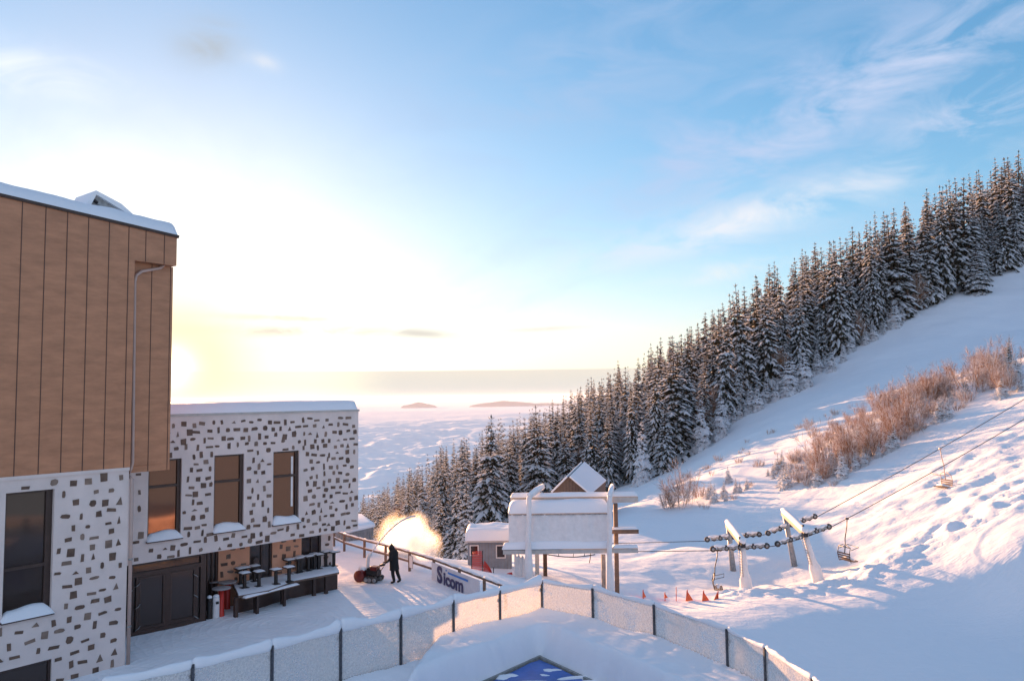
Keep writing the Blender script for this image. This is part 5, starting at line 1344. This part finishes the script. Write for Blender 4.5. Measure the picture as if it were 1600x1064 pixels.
def lift_tower(label, nb_, nt, fb_, ft, trN, trF, Dn, Df):
    """px of near base/top, far base/top; trains = ((px,py),(px,py)); distances."""
    B1 = atY(*nb_, Dn); T1 = atY(*nt, Dn); B2 = atY(*fb_, Df); T2 = atY(*ft, Df)
    t = thing('lift_tower', B1, label, 'lift tower', 'chairlift support portals')
    B1.z = min(B1.z, gz(B1.x, B1.y)) - .3; B2.z = min(B2.z, gz(B2.x, B2.y)) - .3
    m1 = MB(); f = lambda s: B1.lerp(T1, s)
    m1.tube([f(0), f(.12), f(.34), f(.48), f(.75), f(1)], [.42, .44, .40, .24, .20, .19], FROSTED, 14); m1.obj('post', t)
    ld = MB(); side_ = Vector((-1, -.35, 0)).normalized()
    for k in range(11):
        q_ = B1.lerp(T1, .42 + .052 * k) + side_ * .27; ld.box(q_, (.02, .16, .012), GALV, side_, Zu.cross(side_), Zu)
    for e in (-.16, .16): ld.tube([B1.lerp(T1, .40) + side_ * .27 + Zu.cross(side_) * e, B1.lerp(T1, 1) + side_ * .27 + Zu.cross(side_) * e], .015, GALV, 5)
    ld.obj('ladder', t)
    m1 = MB(); f = lambda s: B2.lerp(T2, s); m1.tube([f(0), f(.5), f(1)], [.24, .2, .18], GALV, 12); m1.obj('post', t)
    d = (T2 - T1).normalized()
    m1 = MB(); m1.bar(T1 - d * .35, T2 + d * .5, .30, .34, DARK); bo = m1.obj('crossarm', t)
    m1 = MB(); up_v = Zu * .26
    m1.tube([T1 - d * .45 + up_v, T1 + up_v * 1.1, T1.lerp(T2, .5) + up_v * 1.1, T2 + up_v, T2 + d * .6 + up_v], [.16, .27, .25, .24, .15], SNOW, 12, flat=.9); m1.obj('arm_snow', bo)
    for (pa_, pb_), D in ((trN, Dn), (trF, Df)):
        a, b = atY(*pa_, D), atY(*pb_, D); ax = (b - a).normalized(); sd = ax.cross(Zu).normalized(); m1 = MB()
        tr = None
        beam = MB(); beam.bar(a.lerp(b, .18) + Zu * .16, a.lerp(b, .82) + Zu * .16, .10, .16, RUST); beam.bar(a.lerp(b, .5) + Zu * .1, a.lerp(b, .5) + Zu * .75, .14, .14, DARK, up=Vector((0, 1, 0)))
        for s in (0.06, .30, .55, .79): beam.bar(a.lerp(b, s) + Zu * .08 + Vector((0, -.13, 0)), a.lerp(b, s + .15) + Zu * .08 + Vector((0, -.13, 0)), .05, .17, GALV)
        tr = beam.obj('pulley_frame', t)
        sn = MB()
        for s in (.12, .36, .62, .86): sn.tube([a.lerp(b, s - .10) + Zu * .19 + Vector((0, -.06, 0)), a.lerp(b, s) + Zu * .22 + Vector((0, -.06, 0)), a.lerp(b, s + .10) + Zu * .19 + Vector((0, -.06, 0))], [.06, .15, .06], SNOW, 8)
        sn.obj('frame_snow', tr)
        for s in (.0, .13, .25, .38, .5, .63, .76, .88, 1.0):
            c = a.lerp(b, s) + Zu * .02; wv = MB(); r_ = .185 if s not in (0, 1) else .21
            wv.lathe(c, [(.05, -.075), (r_, -.06), (r_ * .88, 0), (r_, .06), (.05, .075)], RUBBER, 16, sd); wv.lathe(c, [(.10, -.085), (.10, .085)], GALV, 10, sd); wv.obj('pulley', tr)
lift_tower('left white snow plastered chairlift portal with rows of black pulleys', (1167, 927), (1160, 850), (1146, 890), (1138, 822), ((1114, 858), (1198, 853)), ((1105, 843), (1186, 835)), 56.0, 61.5)
lift_tower('right leaning white snow plastered chairlift portal with rows of black pulleys', (1281, 907), (1257, 833), (1242, 870), (1226, 804), ((1215, 850), (1295, 823)), ((1200, 833), (1273, 807)), 56.2, 61.4)
def chair(top, s, label, mir=1, m=DARK, rotz=.5):
    t = thing('lift_chair', top, label, 'chairlift chair', 'chairs hanging from the chairlift rope')
    R_ = Matrix.Rotation(rotz, 3, 'Z')
    def L_(x, y, z): return top + R_ @ Vector((x * mir, y, z)) * s
    m1 = MB(); m1.tube([L_(0, 0, 0), L_(.05, 0, -.5), L_(.22, 0, -1.2), L_(.24, 0, -1.7), L_(.30, 0, -2.1)], .035, m, 8); m1.box(L_(0, 0, .0), (.12, .05, .06), m); m1.obj('hanger', t)
    m1 = MB()
    for y in (-.5, .5):
        m1.tube([L_(.28, y * .2, -1.6), L_(.30, y, -1.75), L_(.42, y, -2.2), L_(.30, y, -2.65), L_(-.25, y, -2.62)], .028, m, 6)
    m1.tube([L_(.30, -.5, -1.75), L_(.30, .5, -1.75)], .028, m, 6); m1.obj('frame', t)
    m1 = MB()
    for k in range(5): m1.bar(L_(-.22 + k * .12, -.52, -2.58), L_(-.22 + k * .12, .52, -2.58), .09, .03, WOOD)
    m1.obj('seat', t)
    m1 = MB()
    for k in range(3): m1.bar(L_(.36 - k * .0, -.52, -2.42 + k * .14), L_(.36, .52, -2.42 + k * .14), .03, .10, WOOD)
    m1.obj('backrest', t)
    m1 = MB(); m1.tube([L_(.25, -.5, -1.9), L_(-.35, -.5, -1.75), L_(-.42, .5, -1.72), L_(.25, .5, -1.9)], .022, m, 6); m1.obj('safety_bar', t)
    q_ = [L_(-.25, -.5, -2.55), L_(.3, -.5, -2.55), L_(.3, .5, -2.55), L_(-.25, .5, -2.55)]
    m1 = MB(); m1.tube([L_(.05, -.5, -2.5), L_(.05, 0, -2.46), L_(.05, .5, -2.5)], [.08, .16, .08], SNOW, 10, flat=.6); m1.obj('seat_snow', t)
def on(seq, px):
    for a, b in zip(seq, seq[1:]):
        pa_, pb_ = 800 + F * a.x / a.y, 800 + F * b.x / b.y
        if pa_ <= px <= pb_:
            lo, hi = 0.0, 1.0
            for _ in range(30):
                mid = (lo + hi) / 2; p = a.lerp(b, mid)
                if 800 + F * p.x / p.y < px: lo = mid
                else: hi = mid
            s = lo; return a.lerp(b, s) - Zu * ((b - a).length * .006 * 4 * s * (1 - s))
chair(on(near, 1112), 1.0, 'dark chair hanging at the left end of the pulleys of the left portal', -1, DARK, -.2)
chair(on(near, 1313), 1.13, 'snow dusted chair hanging to the right of the right portal', -1, DARK, .35)
chair(on(farr, 1462), 1.2, 'pale frosted chair hanging high over the sunlit slope on the right', 1, PIPE, .2)
chair(on(near, 917), .95, 'dark chair hanging below the lower beam of the billboard', -1, DARK, .5)
# small flagged cones
fl = [(1005, 918, 934, 'first orange marker flag from the left beside the billboard'), (1039, 922, 935, 'second orange marker flag from the left'), (1074, 918, 939, 'third and widest orange marker flag from the left'), (1099.5, 919, 939.5, 'orange marker flag between the widest and the last one'), (1122, 920, 940, 'last orange marker flag, nearest the lift portal')]
for i, (px, y0_, y1_, lb_) in enumerate(fl):
    D = 52.6; b = atY(px, y1_, D); tp = atY(px, y0_ + 3, D); g_ = gz(b.x, D) ; 
    dz0 = b.z
    t = thing('marker_flag', (b.x, D, min(g_, dz0)), lb_, 'marker flag', 'orange marker flags at the piste edge')
    m1 = MB(); m1.tube([Vector((b.x, D, min(g_, dz0) - .2)), tp], .03, RED, 6); m1.obj('pole', t)
    w = .22 if i < 2 else .42
    s = -1 if i in (4,) else 1
    m1 = MB(); V = [Vector((b.x - .03, D, tp.z - .05)), Vector((b.x - w * (.9 if i else .5) if s < 0 else b.x - w * .35, D - .15, b.z + .05)), Vector((b.x + w if s > 0 else b.x + .08, D + .12, b.z + .03)), Vector((b.x + .03, D + .25, tp.z - .08)), Vector((b.x, D + .3, b.z + .05))]
    m1.add(V, [(0, 1, 2), (0, 2, 3), (3, 2, 4), (0, 3, 4, 1), (1, 4, 2)], ORANGE); m1.obj('flag', t)
p = atY(1056.5, 936, 52.6); t = thing('marker_pole', p, 'thin bare red marker pole between the orange flags', 'pole')
m1 = MB(); m1.tube([p - Zu * .4, atY(1056.5, 917, 52.6)], .025, RED, 6); m1.obj('pole', t)

# ------------------------------------------------------------------ snow blower and its operator
pf = atZ(617, 911, 0)                       # feet
fw = Vector((-.93, .36, 0)).normalized()    # walking direction
sd = Vector((-fw.y, fw.x, 0))
per = thing('person', (pf.x, pf.y, 0), 'person in black winter clothes and hood steering the snow blower', 'person')
def PT(f, s, z): return Vector((pf.x, pf.y, 0)) + fw * f + sd * s + Zu * z
J = {'pel': PT(0, 0, .95), 'sp1': PT(.03, 0, 1.12), 'ch': PT(.10, 0, 1.34), 'nk': PT(.14, 0, 1.50), 'hd': PT(.19, 0, 1.60), 'ht': PT(.20, 0, 1.74),
     'ls': PT(.10, .19, 1.42), 'le': PT(.10, .26, 1.16), 'lw': PT(.32, .22, .99), 'lh': PT(.40, .22, .98),
     'rs': PT(.10, -.19, 1.42), 're': PT(.10, -.26, 1.16), 'rw': PT(.32, -.22, .99), 'rh': PT(.40, -.22, .98),
     'lhp': PT(0, .10, .90), 'lk': PT(.06, .11, .50), 'la': PT(-.04, .12, .10), 'lt': PT(.16, .13, .04),
     'rhp': PT(0, -.10, .90), 'rk': PT(-.06, -.11, .50), 'ra': PT(-.22, -.12, .12), 'rt': PT(-.04, -.13, .04)}
names = list(J); ix = {n_: i for i, n_ in enumerate(names)}
E = [('pel', 'sp1'), ('sp1', 'ch'), ('ch', 'nk'), ('nk', 'hd'), ('hd', 'ht'), ('ch', 'ls'), ('ls', 'le'), ('le', 'lw'), ('lw', 'lh'), ('ch', 'rs'), ('rs', 're'), ('re', 'rw'), ('rw', 'rh'), ('pel', 'lhp'), ('lhp', 'lk'), ('lk', 'la'), ('la', 'lt'), ('pel', 'rhp'), ('rhp', 'rk'), ('rk', 'ra'), ('ra', 'rt')]
RAD = {'pel': .17, 'sp1': .17, 'ch': .19, 'nk': .075, 'hd': .10, 'ht': .075, 'ls': .10, 'le': .075, 'lw': .055, 'lh': .045, 'rs': .10, 're': .075, 'rw': .055, 'rh': .045, 'lhp': .12, 'lk': .09, 'la': .07, 'lt': .05, 'rhp': .12, 'rk': .09, 'ra': .07, 'rt': .05}
me = bpy.data.meshes.new('body'); me.from_pydata([tuple(J[n_]) for n_ in names], [(ix[a], ix[b]) for a, b in E], []); me.materials.append(BLACK)
body = link('body', me, per)
sk = body.modifiers.new('skin', 'SKIN'); me.skin_vertices.new() if not me.skin_vertices else None
for i, n_ in enumerate(names): me.skin_vertices[0].data[i].radius = (RAD[n_], RAD[n_]); me.skin_vertices[0].data[i].use_root = (n_ == 'pel')
body.modifiers.new('smooth', 'SUBSURF').levels = 2; body.modifiers['smooth'].render_levels = 2
# coat skirt, hood peak, gloves with fingers
m1 = MB(); m1.lathe(PT(.02, 0, .62), [(.225, 0), (.22, .1), (.205, .35), (.22, .62), (.235, .78), (.17, .90), (.09, .95)], BLACK, 18, (Zu + fw * .08)); m1.obj('coat', per)
m1 = MB(); m1.lathe(PT(.15, 0, 1.48), [(.10, 0), (.135, .07), (.13, .17), (.085, .26), (.03, .33), (.008, .37)], BLACK, 14, (Zu + fw * .1)); m1.obj('hood', per)
m1 = MB(); hdp = PT(.275, 0, 1.61)
m1.lathe(hdp, [(.01, -.10), (.05, -.07), (.065, 0), (.05, .07), (.01, .10)], SKIN, 12); m1.tube([hdp + fw * .05, hdp + fw * .085 - Zu * .02], [.012, .018], SKIN, 6)
for e in (-1, 1): m1.lathe(hdp + fw * .055 + sd * .028 * e + Zu * .02, [(.003, -.008), (.008, 0), (.003, .008)], DARK, 6)
m1.tube([hdp + fw * .058 - Zu * .05 - sd * .02, hdp + fw * .064 - Zu * .05, hdp + fw * .058 - Zu * .05 + sd * .02], .005, RED, 5); m1.obj('face', per)
for s_ in (.22, -.22):
    m1 = MB(); m1.box(PT(.40, s_, .985), (.045, .045, .022), BLACK, fw, sd, Zu)
    for k in range(4): y = s_ - .033 + k * .022; m1.tube([PT(.43, y, .995), PT(.47, y, 1.0), PT(.485, y, .975), PT(.465, y, .955)], [.011, .0105, .010, .008], BLACK, 6)
    m1.tube([PT(.38, s_ - .04, .98), PT(.42, s_ - .055, .955), PT(.45, s_ - .04, .95)], [.012, .011, .009], BLACK, 6); m1.obj('glove', per)
sb_o = PT(1.2, 0, 0)
sbw = thing('snow_blower', sb_o, 'red and black tracked snow blower throwing an arc of snow', 'snow blower')
def SB(f, s, z): return PT(1.2 + f, s, z)
for s_ in (-.27, .27):
    m1 = MB(); V = []; prof_ = [(-.42, .14), (-.36, .03), (-.1, .0), (.18, .0), (.30, .05), (.32, .17), (.22, .27), (-.05, .26), (-.33, .27), (-.42, .22)]
    n = len(prof_); w_ = .08
    V = [SB(a, s_ - w_, z) for a, z in prof_] + [SB(a, s_ + w_, z) for a, z in prof_]
    m1.add(V, [tuple(range(n)), tuple(range(2 * n - 1, n - 1, -1))] + [(i, i + n, (i + 1) % n + n, (i + 1) % n) for i in range(n)], RUBBER); tk = m1.obj('track', sbw)
    for a in (-.28, -.02, .18): m1 = MB(); m1.lathe(SB(a, s_, .13), [(.09, -.095), (.10, -.09), (.10, .09), (.09, .095)], GALV, 12, sd); m1.obj('track_wheel', tk)
m1 = MB(); m1.box(SB(-.05, 0, .42), (.30, .2, .12), DARK, fw, sd, Zu); m1.box(SB(-.12, .0, .62), (.17, .17, .10), REDD, fw, sd, Zu); m1.box(SB(.12, .06, .58), (.09, .12, .06), DARK, fw, sd, Zu); m1.lathe(SB(.12, -.1, .55), [(.06, 0), (.07, .02), (.07, .12), (.05, .14)], GALV, 12); m1.obj('engine', sbw)
m1 = MB()   # auger housing: open shell
hp = [(.30, .06), (.30, .50), (.42, .56), (.68, .50), (.72, .42), (.44, .46), (.36, .40), (.36, .12), (.46, .06), (.70, .03)]
n = len(hp); V = [SB(a, -.42, z) for a, z in hp] + [SB(a, .42, z) for a, z in hp]
m1.add(V, [(i, i + 1, i + 1 + n, i + n) for i in range(n - 1)], REDD)
for s_ in (-.42, .42): m1.lathe(SB(.50, s_, .28), [(.27, -.012), (.28, 0), (.27, .012)], REDD, 24, sd)
hous = m1.obj('auger_housing', sbw)
m1 = MB()
for k in range(40):
    a = k * .62; s_ = -.38 + k * .0195; m1.tube([SB(.52, s_, .27), SB(.52 + .19 * math.cos(a), s_, .27 + .19 * math.sin(a))], [.03, .045], REDD, 4)
m1.tube([SB(.52, -.4, .27), SB(.52, .4, .27)], .03, DARK, 8); m1.obj('auger', hous)
m1 = MB(); m1.tube([SB(.35, .1, .5), SB(.55, .1, .56), SB(.66, .0, .52)], [.14, .2, .1], SNOW, 10); m1.obj('piled_snow', hous)
m1 = MB(); m1.tube([SB(.28, 0, .48), SB(.27, 0, .75), SB(.24, .02, 1.05), SB(.19, .02, 1.18), SB(.10, .02, 1.28)], [.10, .085, .085, .09, .085], FROSTED, 12); m1.lathe(SB(.28, 0, .50), [(.13, -.03), (.13, .03)], DARK, 14); m1.obj('chute', sbw)
m1 = MB()
for s_ in (-.22, .22): m1.tube([SB(-.30, s_, .45), SB(-.55, s_, .80), SB(-.72, s_, .97), SB(-.86, s_, .975)], .018, DARK, 8); m1.tube([SB(-.72, s_, .97), SB(-.88, s_, .975)], .026, RUBBER, 8)
m1.tube([SB(-.60, -.22, .85), SB(-.60, .22, .85)], .016, DARK, 6); m1.box(SB(-.52, 0, .80), (.07, .15, .04), DARK, fw, sd, Zu); m1.obj('handlebar', sbw)

# thrown snow: a jet arc and the cloud it bursts into, both lit by the low sun
def vol_mat(name, dens, col, aniso, noise=2.0, soft=1.0, mesh_falloff=True):
    m = bpy.data.materials.new(name); m.use_nodes = True; nt = m.node_tree; nt.nodes.clear()
    o = nt.nodes.new('ShaderNodeOutputMaterial'); v = nt.nodes.new('ShaderNodeVolumeScatter')
    v.inputs['Color'].default_value = (*col, 1); v.inputs['Anisotropy'].default_value = aniso
    t = nt.nodes.new('ShaderNodeTexCoord'); n = nt.nodes.new('ShaderNodeTexNoise'); n.inputs['Scale'].default_value = noise; n.inputs['Detail'].default_value = 4
    nt.links.new(t.outputs['Object'], n.inputs['Vector'])
    ln = nt.nodes.new('ShaderNodeVectorMath'); ln.operation = 'LENGTH'; nt.links.new(t.outputs['Object'], ln.inputs[0])
    mr = nt.nodes.new('ShaderNodeMapRange'); mr.interpolation_type = 'SMOOTHSTEP'; mr.inputs[1].default_value = .25; mr.inputs[2].default_value = 1.0; mr.inputs[3].default_value = 1; mr.inputs[4].default_value = 0
    nt.links.new(ln.outputs['Value'], mr.inputs[0])
    nr = nt.nodes.new('ShaderNodeMapRange'); nr.inputs[1].default_value = .38; nr.inputs[2].default_value = .60; nr.inputs[3].default_value = .0; nr.inputs[4].default_value = 2.2
    nt.links.new(n.outputs[0], nr.inputs[0])
    mu = nt.nodes.new('ShaderNodeMath'); mu.operation = 'MULTIPLY'; nt.links.new(mr.outputs[0], mu.inputs[0]); nt.links.new(nr.outputs[0], mu.inputs[1])
    mu2 = nt.nodes.new('ShaderNodeMath'); mu2.operation = 'MULTIPLY'; mu2.inputs[1].default_value = dens; nt.links.new(mu.outputs[0], mu2.inputs[0])
    nt.links.new(mu2.outputs[0], v.inputs['Density']); nt.links.new(v.outputs[0], o.inputs['Volume'])
    return m
SPRAYM = vol_mat('snow_spray', 1.4, (.99, .945, .85), .6, 1.7)  # the sun's warm tint is put into the scatter colour
def ball(name, c, rad, m):
    me_ = bpy.data.meshes.new(name); b_ = bmesh.new(); bmesh.ops.create_icosphere(b_, subdivisions=3, radius=1.0); b_.to_mesh(me_); b_.free(); me_.materials.append(m)
    o = bpy.data.objects.new(name, me_); scene.collection.objects.link(o); o.location = c; o.scale = rad; return o
sc_ = atY(636, 857, 43.2)
tag(ball('snow_spray', sc_, (2.1, 1.6, 2.3), SPRAYM), 'glowing sunlit cloud of blown snow behind the rail fence', 'snow spray', kind='stuff')
m1 = MB(); chz = SB(.10, .02, 1.28); endp = atY(648, 806, 43.0)
jp = []
for k in range(14):
    s = k / 13; p = chz.lerp(endp, s) + Zu * (.75 * 4 * s * (1 - s) * .5); jp.append(p)
m1.tube(jp, [.026 + .0025 * k + .006 * math.sin(k * 3) for k in range(14)], FROST, 8)
tag(m1.obj('snow_jet'), 'thin arc of snow thrown from the blower chute', 'snow jet', kind='stuff')
HZ = bpy.data.materials.new('haze'); HZ.use_nodes = True
_nt = HZ.node_tree; _nt.nodes.clear(); _o = _nt.nodes.new('ShaderNodeOutputMaterial'); _v = _nt.nodes.new('ShaderNodeVolumePrincipled')
_v.inputs['Color'].default_value = (.88, .94, 1.0, 1); _v.inputs['Density'].default_value = HAZE; _v.inputs['Anisotropy'].default_value = .15
_nt.links.new(_v.outputs[0], _o.inputs['Volume'])
m1 = MB(); m1.box((0, 50000, -278), (90000, 75000, 378), HZ)
tag(m1.obj('haze'), kind='stuff')
print('done building', len(bpy.data.objects))
